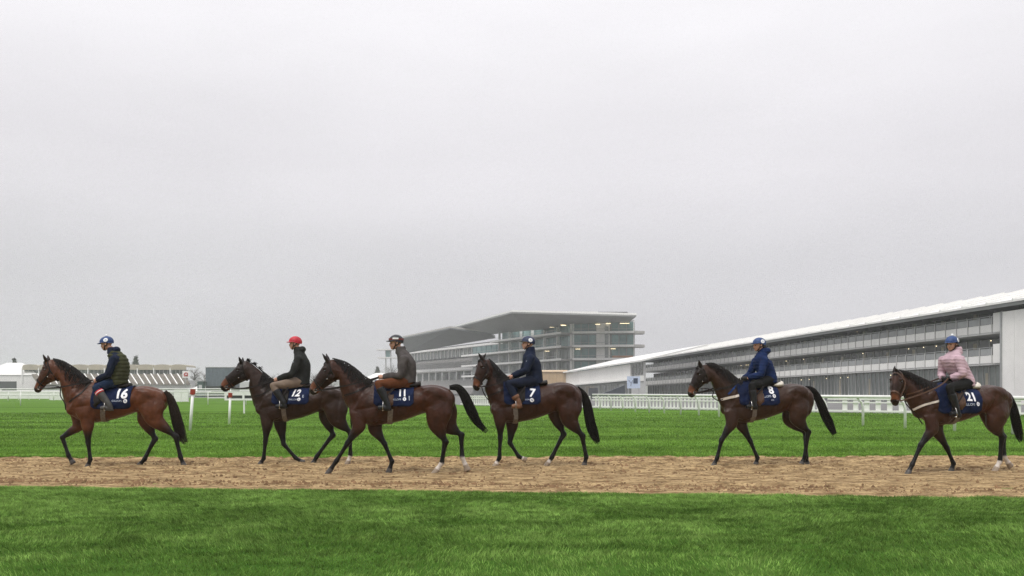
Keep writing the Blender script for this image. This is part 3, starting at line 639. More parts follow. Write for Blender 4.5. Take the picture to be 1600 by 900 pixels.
# solid white boarding far left
def boarding(px0, px1, d, h0, h1, label, n_=6):
    a = flat(px0, d); b = flat(px1, d); r = empty('white_boarding', a); tag(r, label, 'hoarding', 'white boardings on the far left'); w_ = (b.x - a.x) / n_
    for i in range(n_): boxobj('board', WHITE, r, i * w_ + 0.02, (i + 1) * w_ - 0.02, 0, 0.08, h0, h1)
    for i in range(n_ + 1): boxobj('post', WHITE, r, i * w_ - 0.05, i * w_ + 0.05, 0.09, 0.19, 0, h1)
boarding(-20, 77, 165, 0.2, 1.5, 'long low white boarding before the leading horse')
boarding(78, 102, 160, 0.0, 1.4, 'short white boarding under the leading horse\'s throat', 2)
boarding(272, 294, 128, 0.05, 1.75, 'short white boarding panel by the red-topped marker', 2)
# red-topped marker posts
def marker(px, py, d, top, tilt, label):
    q = flat(px, d); r = empty('marker_post', q); r.rotation_euler = (0, tilt, 0); tag(r, label, 'post', 'red-topped marker posts')
    MB().tube([(0, 0, -0.03), (0, 0, top - 0.2)], 0.052, 12).build('post', WHITE, r, smooth=True)
    boxobj('red_block', mat('faded_red_paint', (0.30, 0.035, 0.02), 0.6, 0.2, 6), r, -0.07, 0.07, -0.07, 0.07, top - 0.2, top)
marker(297, 673, pxd(673), 1.50, 0.07, 'tall red-topped white marker post right behind the leading horse\'s tail')
marker(358, 663, pxd(663), 1.36, 0.04, 'red-topped white marker post beneath the second horse\'s muzzle')
# slotted gate panel beside second marker
q = flat(351, 58); g = empty('hurdle_panel', q); tag(g, 'white slatted hurdle panel behind the second red-topped marker', 'hurdle')
boxobj('top_bar', WHITE, g, 0, 3.6, 0, 0.06, 1.18, 1.36); boxobj('bottom_bar', WHITE, g, 0, 3.6, 0, 0.06, 0.86, 0.98); boxobj('backing', DARKGREY, g, 0.1, 3.5, 0.08, 0.10, 0.98, 1.18)
for x in (0.0, 1.15, 2.3, 3.45): boxobj('upright', WHITE, g, x, x + 0.14, -0.03, -0.005, 0.86, 1.36)
for x in (1.2, 3.3): boxobj('leg', WHITE, g, x, x + 0.09, 0.01, 0.09, 0, 0.86)

# ================================================================ HILLS AND TREES
xs = np.linspace(-1500, 1700, 260); zt = 8 + 26 * fbm(xs * 0.004, xs * 0 + 2.0, 61, 4); 
X = np.stack([xs, xs, xs]); Y = np.stack([xs * 0 + 1150, xs * 0 + 1500, xs * 0 + 2200]); Z = np.stack([xs * 0 - 1, zt, zt * 0.4])
tag(link('hills', grid_mesh('hills', X, Y, Z), mat('winter_hillside', (0.085, 0.095, 0.06), 0.9, 0.35, 0.01)), kind='structure')
def tree(px, d, hgt, wd, label, kind='bare', seed=0):
    r = random.Random(seed); q = flat(px, d); t = empty('tree', q); tag(t, label, 'tree', 'far trees')
    b = MB(); b.tube([(0, 0, -0.1), (0.1, 0, hgt * 0.3), (0.0, 0.1, hgt * 0.6), (0.1, 0, hgt * 0.9)], [hgt * 0.028, hgt * 0.02, hgt * 0.012, 0.03], 6)
    tips = []
    if kind == 'bare':
        for i in range(34):
            z0 = hgt * r.uniform(0.25, 0.8); a = r.uniform(0, 6.28); l = wd * (0.55 + 0.5 * r.random()) * (1.15 - abs(z0 / hgt - 0.5)); e = Vector((math.cos(a) * l, math.sin(a) * l, z0 + l * r.uniform(0.5, 1.0)))
            m_ = Vector((e.x * 0.5, e.y * 0.5, (z0 + e.z) / 2 + 0.1 * l)); b.tube([(0, 0, z0), tuple(m_), tuple(e)], [hgt * 0.011, hgt * 0.006, 0.02], 4, False); tips += [m_, e, m_.lerp(e, 0.5)]
    b.build('trunk', BARK, t)
    V = []; T = []
    n_ = 1500 if kind == 'bare' else 1100
    for i in range(n_):
        if kind == 'bare':
            c = r.choice(tips) + Vector((r.gauss(0, wd * 0.16), r.gauss(0, wd * 0.16), r.gauss(0, wd * 0.16))); s = 0.16 * hgt / 10
        else:
            z0 = hgt * (0.08 + 0.92 * r.random()); rr = wd * (1 - z0 / hgt) ** 0.7 * math.sqrt(r.random()) * (0.8 + 0.4 * r.random()); a = r.uniform(0, 6.28); c = Vector((math.cos(a) * rr, math.sin(a) * rr, z0)); s = 0.3 * hgt / 10
        k = len(V); dx = Vector((r.gauss(0, 1), r.gauss(0, 1), r.gauss(0, 1))) * s; dy = Vector((r.gauss(0, 1), r.gauss(0, 1), r.gauss(0, 1))) * s * (0.22 if kind == 'bare' else 0.7)
        V += [tuple(c - dx), tuple(c + dy), tuple(c + dx)]; T.append((k, k + 1, k + 2))
    MB().add(V, T).build('crown', TWIG if kind == 'bare' else LEAFG, t)
for i, (px, d, h_, w_, k, lab) in enumerate([(22.5, 330, 13.6, 1.1, 'fir', 'narrow dark conifer above the far left marquee'), (34, 335, 12.6, 1.5, 'bare', 'small bushy tree right of the narrow conifer'),
    (212, 335, 14.5, 3.2, 'fir', 'dark tree top rising over the beige suites'), (304, 330, 10.8, 2.6, 'bare', 'bare tree right of the beige suites'), (320, 335, 9.2, 2.6, 'bare', 'low bare tree left of the slate-blue shed'),
    (425, 400, 9.5, 3.0, 'bare', 'bare tree behind the second rider\'s hands'), (438, 520, 13, 4, 'bare', 'far bare tree left of the second rider'), (490, 500, 12.5, 5, 'bare', 'far bare tree right of the second rider'),
    (545, 520, 11.5, 4.5, 'bare', 'far bare tree above the third horse\'s mane'), (565, 500, 10.5, 5, 'bare', 'far bushy tree nearer the white peaked marquee'), (590, 430, 13.5, 4, 'fir', 'dark round tree left of the viewing gantry'), (612, 520, 17, 5, 'bare', 'bare tree below the viewing gantry'), (468, 600, 12, 6, 'bare', 'far bare tree under the second rider\'s jacket'), (518, 600, 12, 6, 'bare', 'far bare tree beside the third horse\'s ears')]):
    tree(px, d, h_, w_, lab, k, 40 + i)

# ================================================================ HAZE
hz = MB().box(-1700, 1700, -40, 2300, -1.2, 42).build('haze'); hz['kind'] = 'stuff'; hz['label'] = 'thin grey winter haze over the racecourse'; hz['category'] = 'haze'
hm = bpy.data.materials.new('haze_air'); hm.use_nodes = True; t = hm.node_tree; t.nodes.clear(); oo = N(t, 'ShaderNodeOutputMaterial'); pv = N(t, 'ShaderNodeVolumePrincipled')
pv.inputs['Color'].default_value = (0.93, 0.94, 0.96, 1); pv.inputs['Density'].default_value = 0.0005; pv.inputs['Anisotropy'].default_value = 0.0
t.links.new(pv.outputs[0], oo.inputs['Volume']); hz.data.materials.append(hm)

# ================================================================ HORSES AND RIDERS
COAT = bpy.data.materials.new('horse_coat'); COAT.use_nodes = True
def _coat():
    t = COAT.node_tree; b = t.nodes['Principled BSDF']
    b.inputs['Roughness'].default_value = 0.37; b.inputs['Specular IOR Level'].default_value = 0.22
    a = N(t, 'ShaderNodeAttribute', attribute_name='coat'); tc = N(t, 'ShaderNodeTexCoord')
    n = N(t, 'ShaderNodeTexNoise'); n.inputs['Scale'].default_value = 8; n.inputs['Detail'].default_value = 8; n.inputs['Roughness'].default_value = 0.7; t.links.new(tc.outputs['Object'], n.inputs['Vector'])
    r = N(t, 'ShaderNodeMapRange'); r.inputs['From Min'].default_value = 0.3; r.inputs['From Max'].default_value = 0.7; r.inputs['To Min'].default_value = 0.6; r.inputs['To Max'].default_value = 1.35
    t.links.new(n.outputs['Fac'], r.inputs['Value'])
    s = N(t, 'ShaderNodeVectorMath', operation='SCALE'); t.links.new(a.outputs['Color'], s.inputs[0]); t.links.new(r.outputs[0], s.inputs['Scale'])
    t.links.new(s.outputs[0], b.inputs['Base Color'])
    n2 = N(t, 'ShaderNodeTexNoise'); n2.inputs['Scale'].default_value = 12; n2.inputs['Detail'].default_value = 7; t.links.new(tc.outputs['Object'], n2.inputs['Vector'])
    bp = N(t, 'ShaderNodeBump'); bp.inputs['Strength'].default_value = 0.5; bp.inputs['Distance'].default_value = 0.035
    t.links.new(n2.outputs['Fac'], bp.inputs['Height']); t.links.new(bp.outputs[0], b.inputs['Normal'])
_coat()
HAIR = mat('black_horsehair', (0.010, 0.008, 0.007), 0.5, 0.4, 20, spec=0.15)
HAIRB = mat('dark_brown_horsehair', (0.022, 0.014, 0.010), 0.5, 0.4, 20, spec=0.15)
LEATHER = mat('dark_leather', (0.013, 0.009, 0.007), 0.45, 0.3, 30, spec=0.2)
BROWNLEATHER = mat('brown_leather', (0.085, 0.04, 0.02), 0.5, 0.3, 30)
GIRTH = mat('grey_girth_webbing', (0.17, 0.145, 0.125), 0.8, 0.25, 25, bump=0.4)
NAVY = mat('navy_cloth', (0.009, 0.0155, 0.048), 0.8, 0.35, 7, bump=0.5, bscale=25, spec=0.1)
BLUE = mat('blue_cloth', (0.014, 0.042, 0.15), 0.8, 0.3, 7, bump=0.5, bscale=25, spec=0.1)
PRINT = mat('white_print', (0.82, 0.82, 0.84), 0.6, 0.05, 20)
PRINTG = mat('pale_blue_print', (0.42, 0.47, 0.56), 0.6, 0.1, 20)
FLEECE = mat('white_sheepskin', (0.62, 0.58, 0.50), 0.95, 0.2, 30, bump=0.8)
BITM = mat('bit_steel', (0.42, 0.41, 0.39), 0.25, 0.05, 5, metal=1.0)
EYE = mat('dark_eye', (0.01, 0.008, 0.006), 0.08, 0.0, 5, spec=0.8)
SKIN = mat('skin', (0.50, 0.27, 0.19), 0.55, 0.12, 25)
BOOT = mat('black_boot', (0.014, 0.014, 0.015), 0.35, 0.3, 20, spec=0.25)
STRAPW = mat('white_webbing', (0.62, 0.56, 0.50), 0.8, 0.15, 30)

def remesh(parts, voxel, it):
    V = []; Fc = []
    for v, f in parts:
        b = len(V); V.extend([tuple(p) for p in v]); Fc.extend([tuple(i + b for i in q) for q in f])
    me = bpy.data.meshes.new('tmp'); me.from_pydata(V, [], Fc); me.update()
    bm = bmesh.new(); bm.from_mesh(me); bmesh.ops.recalc_face_normals(bm, faces=bm.faces); bm.to_mesh(me); bm.free()
    o = bpy.data.objects.new('tmp', me); COL.objects.link(o)
    r = o.modifiers.new('r', 'REMESH'); r.mode = 'VOXEL'; r.voxel_size = voxel; r.use_smooth_shade = True
    if it:
        s = o.modifiers.new('s', 'SMOOTH'); s.factor = 0.5; s.iterations = it
    dg = bpy.context.evaluated_depsgraph_get()
    res = bpy.data.meshes.new_from_object(o.evaluated_get(dg))
    bpy.data.objects.remove(o); bpy.data.meshes.remove(me)
    res.polygons.foreach_set('use_smooth', [True] * len(res.polygons))
    return res

def loft(rings, n=20, sub=4):
    """rings: rows of c(3), a(3), b(3), k  (a: up half axis, b: side half axis, k: narrowing of the upper half)"""
    R = catmull(rings, sub) if sub > 1 else np.asarray(rings, float)
    V = []; Fc = []; ph = np.linspace(0, 2 * np.pi, n, endpoint=False)
    for r in R:
        c, a, b, k = r[0:3], r[3:6], r[6:9], r[9]
        for q in ph:
            cs, sn = math.cos(q), math.sin(q)
            V.append(c + a * cs + b * sn * (1 - k * max(0.0, cs)))
    m = len(R)
    for i in range(m - 1):
        for j in range(n):
            j2 = (j + 1) % n; Fc.append((i * n + j, i * n + j2, (i + 1) * n + j2, (i + 1) * n + j))
    V.append(R[0][0:3]); V.append(R[-1][0:3])
    for j in range(n):
        j2 = (j + 1) % n; Fc.append((m * n, j2, j)); Fc.append((m * n + 1, (m - 1) * n + j, (m - 1) * n + j2))
    return V, Fc

def relax(me, wfun, it):
    nv = len(me.vertices); co = np.empty(nv * 3, np.float32); me.vertices.foreach_get('co', co); co = co.reshape(-1, 3).astype(float)
    ed = np.empty(len(me.edges) * 2, np.int32); me.edges.foreach_get('vertices', ed); ed = ed.reshape(-1, 2)
    i = np.concatenate([ed[:, 0], ed[:, 1]]); j = np.concatenate([ed[:, 1], ed[:, 0]]); cnt = np.maximum(1, np.bincount(i, minlength=nv))
    wv = wfun(co)[:, None]
    for _ in range(it):
        av = np.stack([np.bincount(i, weights=co[j, k], minlength=nv) / cnt for k in range(3)], -1)
        co = co + (av - co) * 0.6 * wv
    me.vertices.foreach_set('co', co.astype(np.float32).ravel()); me.update()

def ellp(c, r, rot=None):
    m = MB().ell(c, r, 16, 10, rot); return m.v, m.f

def limb(path, ra, rb, lat=(0, 1, 0), last_flat=False, n=14, sub=4):
    """tapered limb: ra along the plane of bending, rb sideways; ra may be (front, back) pairs"""
    P = [np.array(p, float) for p in path]; k = len(P); rows = []
    lat = np.array(lat, float)
    for i in range(k):
        t = P[min(i + 1, k - 1)] - P[max(i - 1, 0)]; t = t / np.linalg.norm(t)
        if last_flat and i >= k - 1: t = np.array([0, 0, -1.0])
        a = np.cross(lat, t); a /= np.linalg.norm(a); b = np.cross(t, a)
        c = P[i].copy(); r = ra[i]
        if hasattr(r, '__len__'):
            # front = -x side
            s = -1.0 if a[0] > 0 else 1.0
            c = c + a * s * (r[0] - r[1]) / 2; r = (r[0] + r[1]) / 2
        rows.append(np.concatenate([c, a * r, b * rb[i], [0]]))
    return loft(rows, n, sub)

def tubes(name, m, parent, strands, n=4, smooth=True):
    b = MB()
    for pts, rad in strands: b.tube(pts, rad, n, cap=False)
    return b.build(name, m, parent, smooth=smooth)

def ribbon(pts, nrm, wid, th=0.004):
    """flat strap along pts; nrm outward normals"""
    b = MB(); k = len(pts); V = []
    for i in range(k):
        p = Vector(pts[i]); t = (Vector(pts[min(i + 1, k - 1)]) - Vector(pts[max(i - 1, 0)])).normalized()
        nn = Vector(nrm[i]); s = t.cross(nn).normalized() * wid / 2; nn = nn.normalized() * th
        V += [p - s, p + s, p + s + nn, p - s + nn]
    Fc = []
    for i in range(k - 1):
        a, c = i * 4, (i + 1) * 4
        for j in range(4):
            j2 = (j + 1) % 4; Fc.append((a + j, a + j2, c + j2, c + j))
    Fc += [(3, 2, 1, 0), tuple((k - 1) * 4 + j for j in range(4))]
    b.add(V, Fc); return b

TORSO = [(0.015, 1.21, 1.02, 0.10, 0), (0.06, 1.37, 0.93, 0.185, 0.05), (0.13, 1.50, 0.85, 0.225, 0.15), (0.23, 1.595, 0.81, 0.245, 0.42),
         (0.35, 1.555, 0.84, 0.270, 0.30), (0.48, 1.515, 0.885, 0.286, 0.15), (0.60, 1.512, 0.955, 0.288, 0.10), (0.70, 1.535, 1.02, 0.28, 0.15),
         (0.78, 1.548, 1.03, 0.272, 0.22), (0.87, 1.525, 1.06, 0.245, 0.25), (0.94, 1.472, 1.08, 0.205, 0.2), (0.982, 1.395, 1.14, 0.15, 0.1), (1.0, 1.32, 1.20, 0.09, 0)]

HORSES = {}
def make_horse(key, S):
    ox = S['ox']; d = S['d']; psi = math.radians(S['psi']); c_, s_ = math.cos(psi), math.sin(psi)
    chest_px = ox + S['chest'] / 3.6; but_px = ox + S['buttock'] / 3.6
    mid = (chest_px + but_px) / 2
    C = Vector(((mid - CX) / F * d, d, 0)); shift = S.get('dx', 0.0)
    def loc(cx, cy, y=0.0):
        px = ox - S.get('dx', 0.0) * F / d * min(1.0, max(0.0, -y / 0.25)) + cx / 3.6; py = 510 + cy / 3.6; t = (px - CX) / F
        x = (t * (C.y + y * c_) - C.x + y * s_) / (c_ - t * s_)
        Yw = C.y + x * s_ + y * c_
        return np.array([x, y, H + (HY - py) / F * Yw])
    root = empty('horse', C + Vector((shift, 0, 0)), psi); S['loc'] = loc; S['root'] = root; S['C'] = C + Vector((shift, 0, 0)); S['psi_r'] = psi
    parts = []
    # --- torso
    x0 = loc(S['chest'] + 3, 480)[0]; x1 = loc(S['buttock'] - 3, 420)[0]; L = x1 - x0
    zw = loc(S['withers'][0], S['withers'][1])[2] / 1.595; zc = loc(S['croup'][0], S['croup'][1])[2] / 1.545
    rows = []
    for u, zt, zb, wd, k in TORSO:
        zs = zw + (zc - zw) * u
        zt2 = zt * zs
        rows.append([x0 + u * L, 0, (zt2 + zb) / 2, 0, 0, (zt2 - zb) / 2, 0, wd, 0, k])
    parts.append(loft(rows, 28, 3))
    def U(u): return x0 + u * L
    for sd in (-1, 1):
        rot = Matrix.Rotation(math.radians(22), 3, 'Y')
        parts.append(ellp((U(0.15), sd * 0.165, 1.17), (0.13, 0.062, 0.28), Matrix.Rotation(math.radians(-24), 3, 'Y')))
        parts.append(ellp((U(0.215), sd * 0.185, 1.01), (0.17, 0.068, 0.16)))
        parts.append(ellp((U(0.05), sd * 0.10, 1.08), (0.09, 0.09, 0.13)))
        parts.append(ellp((U(0.79), sd * 0.165, 1.36 * zc), (0.25, 0.115, 0.155)))
        parts.append(ellp((U(0.905), sd * 0.135, 1.22), (0.15, 0.10, 0.21)))
        parts.append(ellp((U(0.71), sd * 0.20, 1.30 * zc), (0.07, 0.075, 0.10)))
    # --- legs
    black = []   # (points, start length) for colouring
    def leg(front, near, E, K, Fe, T, stance):
        sd = -1 if near else 1
        ys = [0.155, 0.135, 0.125, 0.125] if front else [0.165, 0.145, 0.125, 0.125]
        e, k, f, t = [loc(p[0], p[1], sd * y) for p, y in zip((E, K, Fe, T), ys)]
        if stance:
            dz = -t[2] - 0.004; t[2] += dz; f[2] += dz * 0.9; k[2] += dz * 0.5
        v = t - f; vd = v / np.linalg.norm(v)
        cor = f + v * 0.58; pas = f + v * 0.30
        mid1 = lambda a, b, q: a + (b - a) * q
        if front:
            top = e + np.array([-0.02, -sd * 0.015, 0.24])
            path = [top, e, mid1(e, k, 0.45), mid1(e, k, 0.82), k, mid1(k, f, 0.18), mid1(k, f, 0.5), mid1(k, f, 0.82), f, pas, cor, t]
            ra = [0.15, 0.118, 0.080, 0.054, 0.056, 0.044, 0.037, 0.040, 0.049, 0.038, 0.047, 0.064]
            rb = [0.07, 0.076, 0.064, 0.050, 0.052, 0.042, 0.034, 0.037, 0.045, 0.038, 0.047, 0.058]
        else:
            top = np.array([U(0.83), sd * 0.13, 1.27]); th = mid1(top, e, 0.55)
            bulge = np.array([0.012, 0, 0])
            path = [top, th + np.array([0.02, sd * 0.01, 0]), e, mid1(e, k, 0.42), mid1(e, k, 0.78), k, mid1(k, f, 0.2), mid1(k, f, 0.5), mid1(k, f, 0.82), f, pas, cor, t]
            ra = [0.25, 0.235, 0.175, 0.112, (0.052, 0.062), (0.056, 0.078), (0.046, 0.052), 0.041, 0.043, 0.051, 0.040, 0.048, 0.066]
            rb = [0.11, 0.128, 0.115, 0.082, 0.052, 0.053, 0.046, 0.037, 0.039, 0.046, 0.039, 0.048, 0.059]
        sl = lambda q, i: q if i < 2 else (tuple(v * 0.93 for v in q) if hasattr(q, '__len__') else q * 0.93)
        parts.append(limb(path, [sl(q, i) for i, q in enumerate(ra)], [sl(q, i) for i, q in enumerate(rb)], last_flat=stance, n=14, sub=4))
        black.append((e, k, f, cor, t, front, near))
    for nm in ('nf', 'ff', 'nh', 'fh'):
        q = S[nm]; leg(nm[1] == 'f', nm[0] == 'n', *q[:4], q[4])
    # --- neck and head
    yaw = math.radians(S.get('yaw', 0))
    def ring(tp, bt, wd, k=0.0):
        a = loc(*tp); b = loc(*bt); c = (a + b) / 2
        return [*c, *((a - b) / 2), 0, wd, 0, k]
    nk = S['neck']; hd = S['head']
    NW = [0.085, 0.10, 0.125, 0.17, 0.20]
    hw = [0.088, 0.105, 0.098, 0.075, 0.060, 0.058]
    neck_rows = [ring(hd[0][0], hd[0][1], 0.085, 0.3)]
    for i, q in enumerate(nk): neck_rows.append(ring(q[0], q[1], [0.098, 0.128, 0.178][i], 0.35))
    inn = ring((S['withers'][0] + 40, S['withers'][1] + 22), (S['chest'] + 55, 520), 0.19, 0.3); neck_rows.append(inn)
    head_rows = [ring(q[0], q[1], hw[i], 0.12 if i < 3 else 0.0) for i, q in enumerate(hd)]
    r5 = head_rows[-1]; prev = head_rows[-2]
    dv = np.array(r5[:3]) - np.array(prev[:3]); dv /= np.linalg.norm(dv)
    tip = list(np.array(r5[:3]) + dv * 0.04) + list(np.array(r5[3:6]) * 0.72) + [0, 0.048, 0, 0]
    tip2 = list(np.array(r5[:3]) + dv * 0.058) + list(np.array(r5[3:6]) * 0.3) + [0, 0.02, 0, 0]
    head_rows += [tip, tip2]
    piv = np.array(neck_rows[0][:3])
    cy_, sy_ = math.cos(yaw), math.sin(yaw)
    def yawp(p, vec=False):
        p = np.array(p, float); o = np.zeros(3) if vec else piv
        q = p - o; x = q[0] / max(0.6, cy_) if not vec else q[0] / max(0.6, cy_)
        return np.array([x * cy_ - q[1] * sy_, x * sy_ + q[1] * cy_, q[2]]) + o
    if yaw:
        hr = []
        for i, r in enumerate(head_rows):
            hr.append([*yawp(r[:3]), *yawp(r[3:6], True), -r[7] * sy_, r[7] * cy_, 0, r[9]])
        # blend the poll ring half way
        head_rows = hr
    parts.append(loft(neck_rows, 24, 4)); parts.append(loft(head_rows, 20, 4))
    HR = catmull(head_rows, 8); NR = catmull(neck_rows, 8)
    def hpt(t, phi, sc=1.0):
        r = HR[min(len(HR) - 1, max(0, int(round(t * 8))))]
        cs, sn = math.cos(phi), math.sin(phi)
        return Vector(r[0:3] + (r[3:6] * cs + r[6:9] * sn * (1 - r[9] * max(0, cs))) * sc)
    def npt(t, phi, sc=1.0):
        r = NR[min(len(NR) - 1, max(0, int(round(t * 8))))]
        cs, sn = math.cos(phi), math.sin(phi)
        return Vector(r[0:3] + (r[3:6] * cs + r[6:9] * sn * (1 - r[9] * max(0, cs))) * sc)
    # jaw cheek and nostril swell
    for sd in (-1, 1):
        ck = hpt(1.35, sd * math.radians(125), 0.78); parts.append(ellp(ck, (0.085, 0.045, 0.085)))
        nz = hpt(4.9, sd * math.radians(60), 0.75); parts.append(ellp(nz, (0.035, 0.026, 0.032)))
        br = hpt(1.55, sd * math.radians(52), 0.92); parts.append(ellp(br, (0.045, 0.03, 0.03)))
    # ears
    ear_ax = []
    fw = np.array(head_rows[3][:3]) - np.array(head_rows[1][:3]); fw /= np.linalg.norm(fw)
    lat = np.array([-sy_, cy_, 0])
    for sd in (-1, 1):
        et = loc(*S['ears'][0 if sd < 0 else 1])
        et[1] = 0
        if yaw:
            base = np.array(hpt(0.75, sd * math.radians(28), 0.95)); tipp = base + np.array([et[0] - base[0] if abs(et[0] - base[0]) < 0.12 else 0.0, 0.02 * sd, et[2] - base[2]])
        else:
            base = np.array(hpt(0.72, sd * math.radians(30), 0.93)); tipp = np.array([et[0], sd * 0.075, et[2]])
        v = tipp - base; ln = np.linalg.norm(v)
        if ln > 0.2: tipp = base + v / ln * 0.2
        if ln < 0.12: tipp = base + v / max(ln, 1e-4) * 0.14
        mid_ = base + (tipp - base) * 0.45; ear_ax.append((base, tipp))
        parts.append(limb([base - (tipp - base) * 0.25, base, mid_, tipp], [0.03, 0.03, 0.033, 0.008], [0.026, 0.028, 0.024, 0.008], n=10, sub=3))
    me = remesh(parts, 0.0115, 4)
    relax(me, lambda co: np.clip((co[:, 2] - 0.74) / 0.18, 0, 1) * np.clip((co[:, 0] - (piv[0] - 0.02)) / 0.15, 0.0, 1), 26)
    # --- muscle relief: shallow furrows and swells drawn on both flanks
    nv = len(me.vertices); co = np.empty(nv * 3, np.float32); me.vertices.foreach_get('co', co); co = co.reshape(-1, 3).astype(float)
    no = np.empty(nv * 3, np.float32); me.vertices.foreach_get('normal', no); no = no.reshape(-1, 3).astype(float); dsp = np.zeros(nv)
    side_w = np.clip((np.abs(co[:, 1]) - 0.05) / 0.08, 0, 1) * np.clip((co[:, 2] - 0.6) / 0.1, 0, 1)
    for amp, wid, line in ((-0.014, 0.028, ((0.19, 1.52), (0.10, 1.30), (0.035, 1.10))), (-0.012, 0.03, ((0.275, 1.42), (0.315, 1.18), (0.27, 0.95))), (-0.010, 0.025, ((0.10, 1.10), (0.19, 1.12), (0.29, 1.16))),
        (-0.013, 0.03, ((0.735, 1.30), (0.705, 1.14), (0.715, 1.0))), (-0.011, 0.026, ((0.925, 1.42), (0.915, 1.22), (0.90, 1.02), (0.90, 0.86))), (-0.008, 0.03, ((0.74, 1.36), (0.83, 1.29), (0.91, 1.22))),
        (0.014, 0.045, ((0.715, 1.40), (0.74, 1.42))), (0.010, 0.05, ((0.80, 1.10), (0.82, 1.0))), (0.010, 0.04, ((0.17, 1.25), (0.14, 1.15))), (-0.006, 0.018, ((0.40, 1.22), (0.42, 1.0))), (-0.006, 0.018, ((0.46, 1.24), (0.485, 1.02))), (-0.006, 0.018, ((0.52, 1.25), (0.55, 1.05))), (-0.005, 0.018, ((0.58, 1.26), (0.61, 1.09)))):
        best = np.full(nv, 9.0)
        for (ua, za), (ub, zb_) in zip(line[:-1], line[1:]):
            a_ = np.array([U(ua), za]); b_ = np.array([U(ub), zb_]); ab = b_ - a_; p2 = co[:, [0, 2]]; q = np.clip(((p2 - a_) @ ab) / (ab @ ab), 0, 1); best = np.minimum(best, np.linalg.norm(p2 - (a_ + q[:, None] * ab), axis=1))
        dsp += amp * np.exp(-(best / (1.25 * wid)) ** 2)
    co = co + no * (dsp * side_w)[:, None]; me.vertices.foreach_set('co', co.astype(np.float32).ravel()); me.update()
    # --- coat colours
    nv = len(me.vertices); co = np.empty(nv * 3, np.float32); me.vertices.foreach_get('co', co); co = co.reshape(-1, 3).astype(float)
    base = np.array(S['coat']); dark = np.array(S.get('points', (0.0055, 0.0045, 0.0045)))
    colr = np.tile(base, (nv, 1))
    # richer flank / paler belly-groin of a bay
    zz = co[:, 2]
    fl = np.clip(1 - np.abs(co[:, 0] - U(0.66)) / 0.28, 0, 1) * np.clip(1 - np.abs(zz - 1.12) / 0.30, 0, 1)
    colr += fl[:, None] * base * np.array([0.55, 0.35, 0.2])
    def smooth(a, b, x): q = np.clip((x - a) / (b - a), 0, 1); return q * q * (3 - 2 * q)
    dm = np.zeros(nv)
    # head: dark upper face, tan muzzle
    hc = np.array([np.array(r[:3]) for r in HR]); dist = np.linalg.norm(co[:, None, :] - hc[None, ::4, :], axis=2); ti = dist.argmin(1) * 4 / 8.0; ishead = (dist.min(1) < 0.17) & (co[:, 0] < piv[0] + 0.06)
    fm = np.where(ishead, smooth(0.3, 1.2, ti), 0); dm = np.maximum(dm, fm * S.get('face_dark', 0.55))
    tanm = np.where(ishead, smooth(3.0, 3.7, ti) * (1 - smooth(4.4, 5.0, ti)), 0)
    colr = colr * (1 - 0.8 * tanm[:, None]) + np.array([0.16, 0.055, 0.022]) * 0.8 * tanm[:, None]; dm *= (1 - tanm)
    dm = np.maximum(dm, np.where(ishead, smooth(4.6, 5.1, ti), 0) * 0.9)
    for a_, b_ in ear_ax:
        ab = b_ - a_; q = np.clip(((co - a_) @ ab) / (ab @ ab), 0, 1); dd = np.linalg.norm(co - (a_ + q[:, None] * ab), axis=1); dm = np.where((dd < 0.05) & (q > 0.05), np.maximum(dm, 0.8), dm)
    for e, k, f, cor, t, front, near in black:
        sd = -1 if near else 1
        seg = [(e, k), (k, f), (f, t)]
        best = np.full(nv, 9.0); prm = np.zeros(nv)
        for i, (a, b) in enumerate(seg):
            ab = b - a; q = np.clip(((co - a) @ ab) / (ab @ ab), 0, 1); dd = np.linalg.norm(co - (a + q[:, None] * ab), axis=1)
            u_ = dd < best; best[u_] = dd[u_]; prm[u_] = (i + q)[u_]
        lim = np.where(prm < 0.6, 0.22, 0.13)
        on = (best < lim) & (co[:, 1] * sd > -0.02) & (zz < 1.0); m_fade = np.clip((1.0 - zz) / 0.12, 0, 1)
        m0 = smooth(-0.1, 0.75, prm) if front else smooth(0.0, 0.85, prm)
        dm = np.where(on, np.maximum(dm, m0 * m_fade), dm)
        sock = S.get('socks', {}).get(('n' if near else 'f') + ('f' if front else 'h'))
        S.setdefault('_hoof', []).append((on, prm, sock))
    colr = colr * (1 - dm[:, None]) + dark * dm[:, None]
    for on, prm, sock in S['_hoof']:
        if sock:
            q = np.where(on, smooth(sock - 0.06, sock + 0.06, prm), 0)[:, None]; colr = colr * (1 - q) + np.array([0.62, 0.56, 0.50]) * q
        q = np.where(on, smooth(2.52, 2.6, prm), 0)[:, None]; hc_ = np.array([0.30, 0.24, 0.18]) if sock else np.array([0.075, 0.068, 0.062]); colr = colr * (1 - q) + hc_ * q
    S.pop('_hoof')
    ca = me.color_attributes.new('coat', 'FLOAT_COLOR', 'POINT')
    ca.data.foreach_set('color', np.hstack([np.clip(colr, 0.003, 1), np.ones((nv, 1))]).astype(np.float32).ravel())
    body = link('body', me, COAT, root)
    bvh = BVHTree.FromPolygons([tuple(v) for v in co], [tuple(p.vertices) for p in me.polygons])
    S['bvh'] = bvh
    # --- eyes, nostrils
    for sd in (-1, 1):
        p = hpt(1.62, sd * math.radians(66), 0.99); MB().ell(p, (0.021, 0.016, 0.018), 12, 8).build('eye', EYE, root, smooth=True)
        p = hpt(5.15, sd * math.radians(62), 1.0); MB().ell(p, (0.016, 0.012, 0.014), 10, 6).build('nostril', EYE, root, smooth=True)
    # --- mane
    rnd = random.Random(hash(key) % 999 + 5); rnd = random.Random(len(key) * 31 + int(S['d'] * 100))
    st = []; tmax = 3.3
